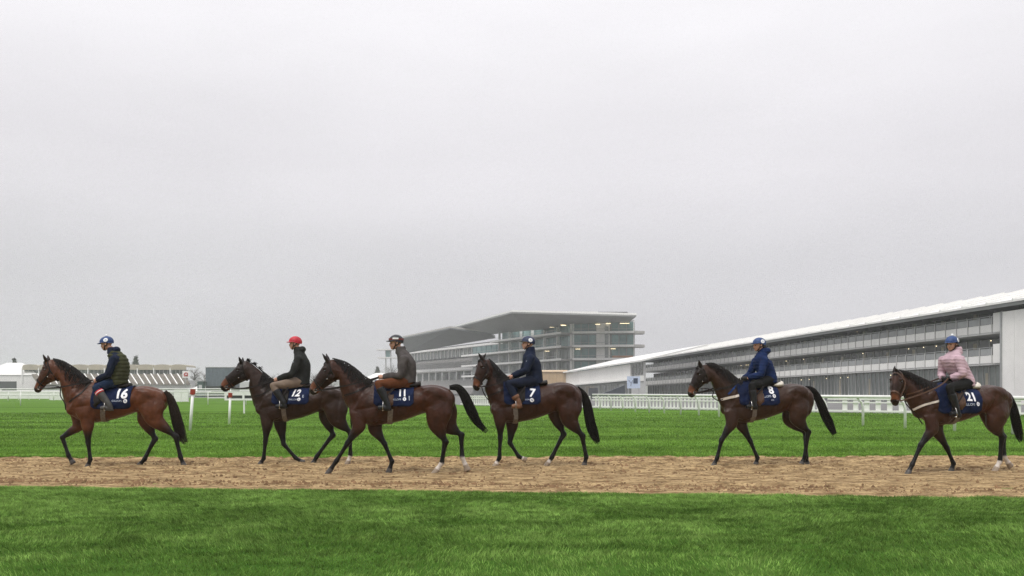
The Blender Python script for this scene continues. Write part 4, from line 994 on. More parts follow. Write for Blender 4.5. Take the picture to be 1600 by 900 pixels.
    for i in range(420):
        t0 = rnd.uniform(0.05, tmax); side = -1
        up = S.get('mane_up', 0.0)
        ln = rnd.uniform(30, 72) * (0.75 + 0.5 * math.sin(min(1, t0 / tmax) * math.pi)); pts = []; rad = []
        for j in range(6):
            q = j / 5
            if up and rnd.random() < 2 and t0 < 1.9:
                if j == 0: k2 = rnd.uniform(0.35, 1.0) * (0.6 + 0.4 * math.sin(t0 * 9)); dr2 = (rnd.uniform(-0.1, 0.9), rnd.uniform(-0.5, 0.3))
                p = npt(t0, 0, 0.99) + Vector((dr2[0] * 0.085 * q * k2, dr2[1] * 0.06 * q, (0.10 * q - 0.035 * q * q) * k2))
            else:
                b = npt(t0 + 0.16 * q + 0.05 * math.sin(i * 1.7) * q, side * math.radians(ln * q), 1.02 + 0.05 * math.sin(q * 2.6) + 0.02 * math.sin(i * 2.3))
                p = b + Vector((0.012 * q, 0, 0.012 * (1 - q)))
            pts.append(p); rad.append(0.0095 * (1 - 0.8 * q))
        st.append((pts, rad))
    tubes('mane', HAIR, root, st); st = []
    for i in range(16):   # forelock
        t0 = rnd.uniform(0.5, 0.8); pts = []
        for j in range(5):
            q = j / 4; pts.append(hpt(t0 + 0.75 * q, math.radians(rnd.uniform(-6, 6) + (i - 8) * 2.5), 1.03 + 0.03 * math.sin(q * 3)))
        st.append((pts, [0.008, 0.008, 0.007, 0.005, 0.002]))
    tubes('forelock', HAIR, root, st)
    # --- tail
    tl = np.array([loc(*p) for p in S['tail']]); TC = catmull(tl, 6); nT = len(TC); st = []
    wmax = S.get('tail_w', 0.07)
    for i in range(420):
        a = rnd.uniform(0, 6.283); rr = math.sqrt(rnd.random()); end = max(8, int(nT * (1 - 0.5 * rnd.random() ** 1.2)))
        pts = []; rad = []; start = 0 if i < 130 else rnd.randint(0, int(nT * 0.35))
        for j in range(start, end, 2):
            q = j / (nT - 1); wq = wmax * (0.42 + 0.75 * math.sin(min(1, q * 1.12) * math.pi * 0.62)) * (1 - 0.55 * max(0, q - 0.72) / 0.28)
            t = TC[min(j + 1, nT - 1)] - TC[max(j - 1, 0)]; t = t / np.linalg.norm(t); nrm = np.array([t[2], 0, -t[0]])
            wob = 0.006 * math.sin(i * 1.3 + q * 7)
            pts.append(Vector(TC[j] + nrm * (math.cos(a) * rr * wq + wob) + np.array([0, math.sin(a) * rr * wq * 0.7, 0])))
            rad.append(0.0062 * (1 - 0.75 * (j - start) / max(1, end - start)))
        if len(pts) > 2: st.append((pts, rad))
    tubes('tail', HAIRB if S.get('tail_brown') else HAIR, root, st)
    # --- tack: wrapped surfaces found by casting rays at the body
    def cast(x, phi, off, zc_=1.18):
        dr = Vector((0, math.sin(phi), math.cos(phi)))
        hit = bvh.ray_cast(Vector((x, 0, zc_)) + dr * 0.8, -dr)
        if hit[0] is None: return None
        return hit[0] + dr * off
    def side(x, z, off, sd=-1):
        hit = bvh.ray_cast(Vector((x, sd * 1.2, z)), Vector((0, -sd, 0)))
        if hit[0] is None: return None, None
        return hit[0] + hit[1] * off, hit[1]
    S['side'] = side
    # saddle cloth
    cl = S['cloth']; cx0 = loc(cl[0], cl[2], -0.28)[0]; cx1 = loc(cl[1], cl[2], -0.28)[0]; zb = loc(cl[1], cl[2], -0.29)[2]
    nx, na = 30, 44; grid = []
    for i in range(nx + 1):
        q = i / nx; x = cx0 + (cx1 - cx0) * q; row = []
        zb_ = zb + 0.05 * (1 - math.sin(min(1, (1 - abs(2 * q - 1)) * 5) * math.pi / 2))
        pm = math.radians(150)
        for it in range(60):
            p = cast(x, -pm, 0.012)
            if p is None or p.z < zb_: pm -= math.radians(1.4)
            else: break
        for j in range(na + 1):
            ph = -pm + 2 * pm * j / na
            p = cast(x, ph, 0.015 + 0.006 * math.sin(x * 21 + j * 0.45) + 0.004 * math.sin(j * 0.9 - x * 30))
            row.append(p if p is not None else Vector((x, math.sin(ph) * 0.3, 1.18 + 0.3 * math.cos(ph))))
        grid.append(row)
    mb = MB(); V = [p for r in grid for p in r]; Fc = []
    for i in range(nx):
        for j in range(na):
            a = i * (na + 1) + j; Fc.append((a, a + 1, a + na + 2, a + na + 1))
    mb.add(V, Fc); cloth = mb.build('saddle_cloth', NAVY, root, smooth=True)
    sm = cloth.modifiers.new('thick', 'SOLIDIFY'); sm.thickness = 0.008; sm.offset = 0.0
    cloth['label'] = 'navy number cloth printed ' + key
    cb = BVHTree.FromPolygons([tuple(p) for p in V], Fc)
    def onto(x, z, off):
        hit = cb.ray_cast(Vector((x, -1.2, z)), Vector((0, 1, 0)))
        if hit[0] is None: hit = bvh.ray_cast(Vector((x, -1.2, z)), Vector((0, 1, 0)))
        if hit[0] is None: return Vector((x, -0.3, z))
        n = hit[1] if hit[1].y < 0 else -hit[1]
        return hit[0] + n * off
    def text(name, s, cpx, size, m, bold=0.02, shear=0.0, rot=0.0, narrow=1.0):
        cu = bpy.data.curves.new('t', 'FONT'); cu.body = s; cu.size = size; cu.align_x = 'CENTER'; cu.align_y = 'CENTER'; cu.offset = bold * size; cu.resolution_u = 4
        o = bpy.data.objects.new('t', cu); COL.objects.link(o)
        dg = bpy.context.evaluated_depsgraph_get(); tm = bpy.data.meshes.new_from_object(o.evaluated_get(dg)); bpy.data.objects.remove(o); bpy.data.curves.remove(cu)
        bm = bmesh.new(); bm.from_mesh(tm); bpy.data.meshes.remove(tm)
        bmesh.ops.triangulate(bm, faces=bm.faces); bmesh.ops.subdivide_edges(bm, edges=[e for e in bm.edges if e.calc_length() > size * 0.2], cuts=2, use_grid_fill=False); bmesh.ops.triangulate(bm, faces=bm.faces)
        c = loc(cpx[0], cpx[1], -0.3)
        for v in bm.verts:
            x_, z_ = v.co.x * narrow + shear * v.co.y, v.co.y
            xr, zr = x_ * math.cos(rot) - z_ * math.sin(rot), x_ * math.sin(rot) + z_ * math.cos(rot)
            v.co = onto(c[0] + xr, c[2] + zr, 0.011)
        bmesh.ops.recalc_face_normals(bm, faces=bm.faces)
        mm = bpy.data.meshes.new(name); bm.to_mesh(mm); bm.free()
        return link(name, mm, m, cloth)
    nb = S['num']; text('cloth_number', nb[0], nb[1], nb[2] * 1.1, PRINT, 0.04, nb[3] if len(nb) > 3 else 0.0, nb[4] if len(nb) > 4 else 0.0)
    text('cloth_lettering', 'GALLOPS', S['word'][0], S['word'][1], PRINTG, 0.012, 0, S['word'][2] if len(S['word']) > 2 else 0)
    c = loc(S['logo'][0], S['logo'][1], -0.3); mb = MB(); V = []; rr = S['logo'][2]
    Vs = [onto(c[0], c[2], 0.012)]
    for ring_ in (0.5, 1.0):
        for i in range(20): q = 2 * math.pi * i / 20; Vs.append(onto(c[0] + math.cos(q) * rr * ring_, c[2] + math.sin(q) * rr * ring_, 0.012))
    Fc = [(0, 1 + i, 1 + (i + 1) % 20) for i in range(20)] + [(1 + i, 21 + i, 21 + (i + 1) % 20, 1 + (i + 1) % 20) for i in range(20)]
    mb.add(Vs, Fc); lg = mb.build('round_emblem', PRINT, cloth)
    mb = MB()
    for (a0, a1, r0, r1) in ((-0.5, 0.5, -0.1, 0.1), (-0.35, 0.15, 0.25, 0.4), (-0.1, 0.4, -0.45, -0.3)):
        q = [onto(c[0] + x * rr, c[2] + z * rr, 0.016) for x, z in ((a0, r0), (a1, r0), (a1, r1), (a0, r1))]; mb.add(q, [(0, 1, 2, 3)])
    mb.build('emblem_mark', BLUE, cloth)
    if 'extra' in S: text('cloth_lettering', S['extra'][0], S['extra'][1], S['extra'][2], PRINTG, 0.02)
    # girth band
    gx, gz, gb = S['girth']; g0 = loc(gx, gz, -0.27); g1 = loc(gx + gb, S['girth_bottom'], -0.2)
    pts = []; nr = []
    for i in range(33):
        ph = math.radians(100 + 160 * i / 32); x = g0[0] + (g1[0] - g0[0]) * (1 - abs(i - 16) / 16)
        p = cast(x, ph, 0.006, 1.15)
        if p and p.z > 0.76: pts.append(p); nr.append(Vector((0, math.sin(ph), math.cos(ph))))
    ribbon(pts, nr, 0.085, 0.010).build('girth', GIRTH, root, smooth=False)
    # neck / breast straps on the near and far side
    def strap(name, pxs, m, wid, both=True):
        P = np.array([loc(p[0], p[1], -0.18) for p in pxs]); Q = catmull(P, 6)
        for sd in ((-1, 1) if both else (-1,)):
            pts = []; nr = []
            for q in Q:
                p, n_ = side(q[0], q[2], 0.004, sd)
                if p is not None: pts.append(p); nr.append(n_)
            if len(pts) > 2: ribbon(pts, nr, wid, 0.006).build(name, m, root)
    for nm_, pxs, m_, wd_ in S.get('straps', []): strap(nm_, pxs, m_, wd_)
    # bridle
    def loop(name, t, m, wid, ph0=0, ph1=360, tilt=0.0, sc=1.05):
        pts = []; nr = []
        for i in range(25):
            ph = math.radians(ph0 + (ph1 - ph0) * i / 24); p = hpt(t + tilt * (1 - math.cos(ph)) / 2, ph, sc); pts.append(p)
            c0 = Vector(HR[min(len(HR) - 1, int(round(t * 8)))][0:3]); nr.append((p - c0).normalized())
        ribbon(pts, nr, wid, 0.006).build(name, m, root)
    bl = S.get('bridle', LEATHER)
    loop('noseband', 3.35, bl, 0.028)
    loop('headpiece', 0.55, bl, 0.026, tilt=0.6)
    loop('browband', 1.15, bl, 0.024, -75, 75)
    for sd in (-1, 1):
        pts = []; nr = []
        for i in range(13):
            q = i / 12; t = 0.8 + 3.4 * q; p = hpt(t, sd * math.radians(88 + 22 * math.sin(q * 2.6)), 1.07); pts.append(p); nr.append(Vector((0, sd, 0)))
        ribbon(pts, nr, 0.022, 0.006).build('cheek_strap', bl, root)
        b = hpt(4.25, sd * math.radians(112), 1.08); rg = [b + Vector((math.cos(q) * 0.026, 0.006 * sd, math.sin(q) * 0.026)) for q in np.linspace(0, 2 * np.pi, 17)]
        MB().tube(rg, 0.005, 6, False).build('bit_ring', BITM, root, smooth=True)
        S['bit%d' % sd] = b
        bu = hpt(1.9, sd * math.radians(110), 1.1); MB().ell(bu, (0.013, 0.008, 0.013), 8, 6).build('buckle', BITM, root, smooth=True)
    tag(root, S['label'], 'horse', 'string of walking racehorses')
    HORSES[key] = S
    return S

def V3(a): return np.array(a, float)
def make_rider(S):
    R = S['rider']; psi = S['psi_r']; kx = -S.get('dx', 0.0) * F / S['d'] * 3.6
    loc = lambda cx, cy, y: S['loc'](cx + kx * (1 - min(1.0, max(0.0, -y / 0.25))), cy, y)
    hip = loc(*R['hip'], 0.0); sh = loc(*R['shoulder'], -0.19); el = loc(*R['elbow'], -0.25); ha = loc(*R['hand'], -0.09)
    kn = loc(*R['knee'], -0.33); an = loc(*R['ankle'], -0.36); nb = loc(*R['neck'], 0.0); hc = loc(*R['head'], 0.0)
    org = hip.copy(); org[2] -= 0.12
    rot = Matrix.Rotation(psi, 3, 'Z')
    root = empty('person', S['C'] + rot @ Vector(org), psi)
    tag(root, R['label'], 'person', 'work riders on horseback')
    o = lambda p: V3(p) - org
    hip, sh, el, ha, kn, an, nb, hc = map(o, (hip, sh, el, ha, kn, an, nb, hc))
    mir = lambda p: V3([p[0], -p[1], p[2]])
    shc = V3([sh[0], 0, sh[2]])
    # make sure the upper arm and thigh keep human lengths
    def lim(a, b, mx):
        v = b - a; l = np.linalg.norm(v); return b if l <= mx else a + v * mx / l
    spine = [hip + V3([0.0, 0, -0.09]), hip + V3([0.0, 0, 0.03]), hip + (shc - hip) * 0.40 + V3([0.025, 0, 0]), hip + (shc - hip) * 0.75 + V3([0.02, 0, 0]), shc + V3([0.0, 0, 0.0]), shc + (nb - shc) * 0.55 + V3([0.008, 0, 0]), nb + V3([0.0, 0, 0.01])]
    ta = [0.105, 0.120, 0.118, 0.128, 0.105, 0.085, 0.055]; tb = [0.165, 0.175, 0.160, 0.178, 0.165, 0.115, 0.056]
    def torso(inf): return limb(spine, [q + inf for q in ta], [q + inf for q in tb], n=22, sub=4)
    def arm(sd, inf, to=1.0, full=True):
        f = (lambda p: p) if sd < 0 else mir
        s, e, h_ = f(sh), f(el), f(ha)
        s2 = s + V3([0, 0.05 * -sd, 0.0])
        fa = e + (h_ - e) * to
        return limb([s2, s + V3([0, 0.0, -0.01]), s + (e - s) * 0.5, e, e + (fa - e) * 0.5, fa], [0.06 + inf, 0.062 + inf, 0.052 + inf, 0.047 + inf, 0.043 + inf, 0.033 + inf * 1.1], [0.055 + inf, 0.062 + inf, 0.052 + inf, 0.047 + inf, 0.042 + inf, 0.030 + inf * 1.1], n=14, sub=4)
    hipL = hip + V3([-0.02, -0.10, -0.02]); ft = an + V3(R.get('toe', (-0.17, 0.0, -0.035))); heel = an + V3([0.055, 0, -0.055])
    def leg(sd, inf, to='ankle'):
        f = (lambda p: p) if sd < 0 else mir
        a, k, n_ = f(hipL), f(kn), f(an)
        path = [a + V3([0.03, 0, 0.02]), a + (k - a) * 0.3, a + (k - a) * 0.7, k, k + (n_ - k) * 0.30, k + (n_ - k) * 0.7, n_]
        ra = [0.095, 0.088, 0.072, 0.060, 0.056, 0.044, 0.036]; rb = [0.09, 0.085, 0.07, 0.058, 0.054, 0.043, 0.036]
        return limb(path, [q + inf for q in ra], [q + inf for q in rb], n=14, sub=4)
    def foot(sd, inf):
        f = (lambda p: p) if sd < 0 else mir
        h_, t_ = f(heel), f(ft); n_ = f(an)
        return limb([h_, h_ + (t_ - h_) * 0.25, h_ + (t_ - h_) * 0.7, t_], [0.035 + inf, 0.042 + inf, 0.036 + inf, 0.022 + inf], [0.03 + inf, 0.036 + inf, 0.042 + inf, 0.028 + inf], n=12, sub=3)
    def hand(sd, inf):
        f = (lambda p: p) if sd < 0 else mir
        W = f(ha); e = f(el); fd = W - e; fd /= np.linalg.norm(fd); med = V3([0, -sd, 0]); med = med - fd * (med @ fd); med /= np.linalg.norm(med); up = np.cross(fd, med) * (1 if sd > 0 else -1)
        if up[2] < 0: up = -up
        out = [limb([W - fd * 0.02, W + fd * 0.03, W + fd * 0.075], [0.026 + inf, 0.036 + inf, 0.034 + inf], [0.02 + inf, 0.018 + inf, 0.017 + inf], lat=tuple(med), n=12, sub=3)]
        for i, (ln, dy) in enumerate(((0.9, 0.03), (1.0, 0.011), (0.95, -0.009), (0.78, -0.027))):
            p0 = W + fd * 0.068 + up * dy; p1 = p0 + (fd * 0.030 + med * 0.012) * ln; p2 = p1 + (med * 0.027 - fd * 0.002) * ln; p3 = p2 - fd * 0.024 * ln
            m = MB().tube([Vector(p0), Vector(p1), Vector(p2), Vector(p3)], [0.0098 + inf, 0.0094 + inf, 0.0088 + inf, 0.0078 + inf], 8); out.append((m.v, m.f))
        p0 = W + fd * 0.018 + up * 0.026 + med * 0.008; p1 = p0 + fd * 0.032 + up * 0.014 + med * 0.01; p2 = p1 + fd * 0.028 - up * 0.004 + med * 0.006
        m = MB().tube([Vector(p0), Vector(p1), Vector(p2)], [0.0125 + inf, 0.0105 + inf, 0.008 + inf], 8); out.append((m.v, m.f))
        return out
    # head (faces -x), slight nod and turn
    HRt = Matrix.Rotation(math.radians(R.get('turn', 0)), 3, 'Z') @ Matrix.Rotation(math.radians(-R.get('nod', 0)), 3, 'Y')
    hp = lambda v: V3(Vector(hc) + HRt @ Vector(v))
    def he(c, r): return ellp(hp(c), r, HRt)
    head = [he((0.012, 0, 0.03), (0.098, 0.077, 0.092)), he((-0.022, 0, -0.035), (0.068, 0.060, 0.078)), he((-0.055, 0, -0.092), (0.030, 0.030, 0.024)),
            he((-0.088, 0, -0.028), (0.020, 0.014, 0.026)), he((-0.098, 0, -0.040), (0.014, 0.014, 0.012)), he((-0.070, 0, 0.010), (0.026, 0.048, 0.016)), he((-0.078, 0, -0.068), (0.014, 0.024, 0.012)),
            he((-0.040, 0.03, -0.045), (0.03, 0.03, 0.03)), he((-0.040, -0.03, -0.045), (0.03, 0.03, 0.03)), he((0.012, 0.077, -0.012), (0.02, 0.012, 0.032)), he((0.012, -0.077, -0.012), (0.02, 0.012, 0.032)),
            limb([nb + V3([0.0, 0, -0.05]), nb + V3([0, 0, 0.03]), V3(hp((0.028, 0, -0.06))), V3(hp((0.02, 0, 0.0)))], [0.062, 0.056, 0.053, 0.05], [0.062, 0.056, 0.053, 0.05], n=14, sub=3)]
    body = [torso(-0.004)] + [arm(s, -0.004) for s in (-1, 1)] + [leg(s, -0.004) for s in (-1, 1)] + [foot(s, -0.004) for s in (-1, 1)] + head + sum([hand(s, 0.0) for s in (-1, 1)], [])
    link('body', remesh(body, 0.0078, 2), SKIN, root)
    for s in (-1, 1):
        MB().ell(hp((-0.082, s * 0.031, -0.012)), (0.009, 0.013, 0.008), 10, 6).build('eye', EYE, root, smooth=True)
    MB().ell(hp((-0.092, 0, -0.068)), (0.006, 0.022, 0.005), 10, 6).build('lips', mat('lips', (0.33, 0.10, 0.09), 0.5, 0.1, 20), root, smooth=True)
    # trousers
    tr = [leg(s, 0.010) for s in (-1, 1)] + [limb([hip + V3([0, 0, -0.11]), hip + V3([0, 0, -0.02]), hip + V3([0, 0, 0.10])], [0.115, 0.132, 0.13], [0.175, 0.186, 0.178], n=20, sub=3)]
    link('trousers', remesh(tr, 0.012, 3), R['trousers'], root)
    # boots
    for s in (-1, 1):
        f = (lambda p: p) if s < 0 else mir
        k_, n_ = f(kn), f(an); t0 = R.get('boot_top', 0.25)
        shaft = limb([k_ + (n_ - k_) * t0, k_ + (n_ - k_) * (t0 + 0.15), k_ + (n_ - k_) * 0.72, n_, n_ + V3([0.0, 0, -0.05])], [0.072, 0.072, 0.060, 0.05, 0.045], [0.070, 0.070, 0.058, 0.05, 0.045], n=14, sub=3)
        sole = limb([f(heel) + V3([0.012, 0, -0.032]), f(heel) + V3([-0.06, 0, -0.03]), f(ft) + V3([0.0, 0, -0.028])], [0.014, 0.012, 0.012], [0.032, 0.034, 0.036], n=10, sub=2)
        b = link('boot', remesh([shaft, foot(s, 0.009), sole], 0.009, 2), R['boots'], root)
        if R.get('cuff'):
            q = k_ + (n_ - k_) * (t0 + 0.01); dv = (n_ - k_) / np.linalg.norm(n_ - k_)
            MB().tube([Vector(q - dv * 0.03), Vector(q), Vector(q + dv * 0.03)], [0.076, 0.079, 0.077], 18).build('boot_band', RED, b, smooth=True)
            MB().tube([Vector(q - dv * 0.006), Vector(q + dv * 0.006)], [0.0805, 0.0805], 18).build('boot_stripe', PRINT, b, smooth=True)
        # stirrup iron and leather
        c = f(ft) * 0.55 + f(heel) * 0.45 + V3([-0.01, 0, 0.03]); pts = [Vector(c) + Vector((0.0, math.cos(q) * 0.062, math.sin(q) * 0.075)) for q in np.linspace(0.9, -4.04, 15)]
        st = MB().tube([Vector(c) + Vector((0, -0.06, -0.075)), Vector(c) + Vector((0, 0.06, -0.075))], 0.012, 6)
        st.tube([Vector(c) + Vector((0, -0.06, -0.075)), Vector(c) + Vector((0, -0.062, 0.0)), Vector(c) + Vector((0, -0.035, 0.07)), Vector(c) + Vector((0, 0, 0.085)), Vector(c) + Vector((0, 0.035, 0.07)), Vector(c) + Vector((0, 0.062, 0.0)), Vector(c) + Vector((0, 0.06, -0.075))], 0.007, 6)
        so = st.build('stirrup', BITM, None, smooth=True); so.parent = S['root']; so.location = Vector(org)
        tp = Vector(f(hip + V3([-0.20, -0.27, -0.12]))); e0 = Vector(c) + Vector((0, 0, 0.085))
        rb = ribbon([e0, e0.lerp(tp, 0.5) + Vector((0, 0.02 * s, 0)), tp], [Vector((0, s, 0))] * 3, 0.026, 0.005).build('stirrup_leather', LEATHER, None); rb.parent = S['root']; rb.location = Vector(org)
    # jacket (with sleeves), optional gilet
    hem = R.get('hem', -0.07)
    jt = list(spine); jt[0] = hip + V3([0.01, 0, hem])
    a2 = [0.150, 0.156, 0.154, 0.160, 0.132, 0.108, 0.078]; b2 = [0.200, 0.200, 0.190, 0.204, 0.186, 0.135, 0.080]
    puff = R.get('puff', 0.0)
    body_j = limb(jt, [q + puff for q in a2], [q + puff for q in b2], n=24, sub=4)
    jk = [body_j] + [arm(s, 0.021 + puff, 0.93) for s in (-1, 1)]
    # collar or hood roll
    jk.append(limb([nb + V3([0.012, 0, -0.05]), nb + V3([0.012, 0, 0.02]), nb + V3([0.008, 0, 0.075])], [0.095, 0.09, 0.080], [0.095, 0.086, 0.074], n=16, sub=3))
    if R.get('hood'): jk.append(ellp(nb + V3([0.085, 0, 0.025]), (0.072, 0.105, 0.065)))
    jm = remesh(jk, 0.011, 3)
    # cloth folds
    nv = len(jm.vertices); co = np.empty(nv * 3, np.float32); jm.vertices.foreach_get('co', co); co = co.reshape(-1, 3); no = np.empty(nv * 3, np.float32); jm.vertices.foreach_get('normal', no); no = no.reshape(-1, 3)
    if R.get('quilt'): dsp = 0.006 * np.abs(np.sin((co[:, 2] + 0.15 * co[:, 0]) * math.pi / 0.055)) - 0.003 + 0.012 * (fbm(co[:, 0] * 9 + co[:, 2] * 5, co[:, 2] * 13 + co[:, 1] * 6, 17, 3) - 0.45)
    else: dsp = 0.012 * (fbm(co[:, 0] * 9 + co[:, 2] * 5, co[:, 2] * 13 + co[:, 1] * 6, 17, 3) - 0.45)
    co = co + no * dsp[:, None]; jm.vertices.foreach_set('co', co.ravel()); jm.update()
    jo = link('jacket', jm, R['jacket'], root)
    if R.get('gilet'):
        g = limb(jt[:5] + [nb + V3([0.005, 0, -0.03])], [0.165, 0.172, 0.169, 0.176, 0.146, 0.10], [0.214, 0.216, 0.203, 0.205, 0.168, 0.11], n=24, sub=4)
        gm = remesh([g], 0.012, 2); nv = len(gm.vertices); co = np.empty(nv * 3, np.float32); gm.vertices.foreach_get('co', co); co = co.reshape(-1, 3); no = np.empty(nv * 3, np.float32); gm.vertices.foreach_get('normal', no); no = no.reshape(-1, 3)
        co = co + no * (0.013 * np.abs(np.sin(co[:, 2] * math.pi / 0.07)) - 0.005)[:, None]; gm.vertices.foreach_set('co', co.ravel()); gm.update()
        link('gilet', gm, R['gilet'], root)
    if R.get('gloves'):
        for s in (-1, 1): link('glove', remesh(hand(s, 0.004) + [arm(s, 0.004, 1.02)][:0], 0.0075, 1), R['gloves'], root)
    # chest logo
    if R.get('chest_mark'):
        q = sh + V3([-0.06, -0.075, -0.07]); MB().box(q[0] - 0.03, q[0] + 0.03, q[1] - 0.004, q[1], q[2] - 0.008, q[2] + 0.008).build('sleeve_stripe', PRINTG, jo)
    # helmet with peak, badge, harness
    hb = MB(); nu, nvv = 28, 12; VV = []; FF = []
    for i in range(nvv + 1):
        for j in range(nu):
            ph = 2 * math.pi * j / nu; cut = math.radians(98 + 16 * math.cos(ph)) # lower at the back (+x)
            th = cut * i / nvv
            p = Vector((0.012 + 0.128 * math.sin(th) * math.cos(ph), 0.105 * math.sin(th) * math.sin(ph), 0.032 + 0.108 * math.cos(th))); VV.append(hp(p))
    for i in range(nvv):
        for j in range(nu): j2 = (j + 1) % nu; FF.append((i * nu + j, (i + 1) * nu + j, (i + 1) * nu + j2, i * nu + j2))
    FF.append(tuple(nvv * nu + j for j in range(nu)))
    hb.add(VV, FF); hel = hb.build('helmet', R['helmet'], root, smooth=True)
    pk = MB(); VV = []; 
    for i in range(5):
        for j in range(11):
            a = math.radians(-62 + 124 * j / 10); ex = 0.052 * math.cos(a * 1.1) * i / 4
            x = 0.012 - (0.120 + ex) * math.cos(a); y = (0.103 + ex * 0.35) * math.sin(a)
            for dz in (0, -0.008): VV.append(hp((x, y, 0.040 - 0.012 * i / 4 - 0.01 * (1 - math.cos(a)) + dz)))
    FF = []
    idx = lambda i, j, k: (i * 11 + j) * 2 + k
    for i in range(4):
        for j in range(10):
            FF.append((idx(i, j, 0), idx(i + 1, j, 0), idx(i + 1, j + 1, 0), idx(i, j + 1, 0))); FF.append((idx(i, j, 1), idx(i, j + 1, 1), idx(i + 1, j + 1, 1), idx(i + 1, j, 1)))
    for j in range(10): FF.append((idx(4, j, 0), idx(4, j, 1), idx(4, j + 1, 1), idx(4, j + 1, 0)))
    pk.add(VV, FF); pk.build('peak', R.get('peak', R['helmet']), hel, smooth=True)
    if R.get('badge'):
        for s in (-1, 1):
            mb = MB(); VV = []
            def hpnt(u, v, off): # on the helmet side
                x, z = 0.035 + u, 0.062 + v
                q = 1 - ((x - 0.012) / 0.128) ** 2 - ((z - 0.032) / 0.108) ** 2; y = 0.105 * math.sqrt(max(0.02, q)) + off
                return hp((x, s * y, z))
            VV.append(hpnt(0, 0, 0.004))
            for i in range(18): q = 2 * math.pi * i / 18; VV.append(hpnt(0.040 * math.cos(q), 0.036 * math.sin(q), 0.004))
            mb.add(VV, [(0, 1 + i, 1 + (i + 1) % 18) for i in range(18)]); bd = mb.build('helmet_badge', PRINT, hel)
            mb = MB(); mb.add([hpnt(a, b, 0.007) for a, b in ((-0.018, -0.006), (0.02, -0.006), (0.015, 0.012), (-0.012, 0.014))], [(0, 1, 2, 3)]); mb.build('badge_mark', PRINTG, hel)
    if R.get('pompom'): MB().ell(hp((0.03, 0, 0.15)), (0.026, 0.026, 0.024), 12, 8).build('pompom', PRINT, hel, smooth=True)
    if R.get('goggles'):
        VV = []
        for i in range(25):
            a = math.radians(-180 + 360 * i / 24)
            for z in (0.035, 0.068): VV.append(hp((0.012 - 0.130 * math.cos(a), 0.108 * math.sin(a), z + 0.006)))
        MB().add(VV, [(2 * i, 2 * i + 2, 2 * i + 3, 2 * i + 1) for i in range(24)]).build('goggle_band', mat('red_brown_band', (0.14, 0.03, 0.025), 0.5, 0.2, 10), hel, smooth=True)
        VV = []
        for i in range(7):
            a = math.radians(-100 + 45 * i / 6)
            for z in (0.055, 0.083): VV.append(hp((0.012 - 0.131 * math.cos(a), 0.110 * math.sin(a), z)))
        MB().add(VV, [(2 * i, 2 * i + 2, 2 * i + 3, 2 * i + 1) for i in range(6)]).build('goggle_badge', PRINT, hel, smooth=True)
    for s in (-1, 1):
        pts = [hp((0.0, s * 0.082, 0.02)), hp((-0.012, s * 0.078, -0.05)), hp((-0.035, s * 0.05, -0.098)), hp((-0.045, 0, -0.118))]
        MB().tube([Vector(p) for p in pts], 0.008, 6).build('chin_strap', BOOT, hel, smooth=True)
        pts = [hp((0.06, s * 0.08, 0.02)), hp((0.03, s * 0.078, -0.03)), hp((-0.012, s * 0.078, -0.05))]
        MB().tube([Vector(p) for p in pts], 0.011, 6).build('ear_harness', BOOT, hel, smooth=True)
    hr = R.get('hair')
    if hr:
        st = []
        for i in range(60):
            a = random.uniform(-1.1, 1.1); p0 = hp((0.012 + 0.098 * math.cos(a), 0.078 * math.sin(a), -0.005)); ln = hr * random.uniform(0.7, 1.1)
            st.append(([Vector(p0), Vector(p0) + Vector((0.03 * ln / 0.1, 0, -ln * 0.45)), Vector(p0) + Vector((0.05 * ln / 0.1, 0, -ln))], [0.012, 0.012, 0.004]))
        tubes('hair', mat('dark_brown_hair', (0.02, 0.013, 0.010), 0.5, 0.3, 20), root, st, 5)
    # reins: bit -> hands, part of the tack
    for s in (-1, 1):
        b = S['bit%d' % s]; f = (lambda p: p) if s < 0 else mir
        hnd = Vector(f(ha)) + Vector(org) + Vector((-0.06, 0.02 * s, 0.0)); sag = R.get('sag', 0.05); pts = []
        for i in range(15):
            q = i / 14; p = b.lerp(hnd, q); p.z -= sag * 4 * q * (1 - q); p.y += s * 0.14 * math.sin(q * math.pi) * (0.4 + q)
            pts.append(p)
        nr = [Vector((0, s, 0.15))] * 15
        r_ = ribbon(pts, nr, 0.024, 0.005).build('rein', S.get('rein_mat', LEATHER), S['root'])
    if S.get('loop_rein'):
        P = catmull([S['loc'](q[0], q[1], -0.13) for q in S['loop_rein']], 6)
        MB().tube([Vector(p) for p in P], 0.010, 6).build('draw_rein', LEATHER, S['root'], smooth=True)
    # saddle under the seat
    hw = V3(hip) + org
    def sd_top(x):
        h_ = S['bvh'].ray_cast(Vector((x, 0, 2.5)), Vector((0, 0, -1))); return h_[0].z if h_[0] else 1.5
    rows = []
    for q, (wz, ht) in zip(np.linspace(-0.30, 0.24, 7), ((0.10, 0.07), (0.14, 0.05), (0.16, 0.045), (0.17, 0.045), (0.17, 0.05), (0.15, 0.065), (0.09, 0.08))):
        x = hw[0] + q; z = sd_top(x); rows.append([x, 0, z + ht * 0.3, 0, 0, ht * 0.75, 0, wz, 0, 0])
    sdm = R.get('saddle', LEATHER)
    link('saddle', remesh([loft(rows, 16, 3)], 0.014, 2), LEATHER, S['root'])
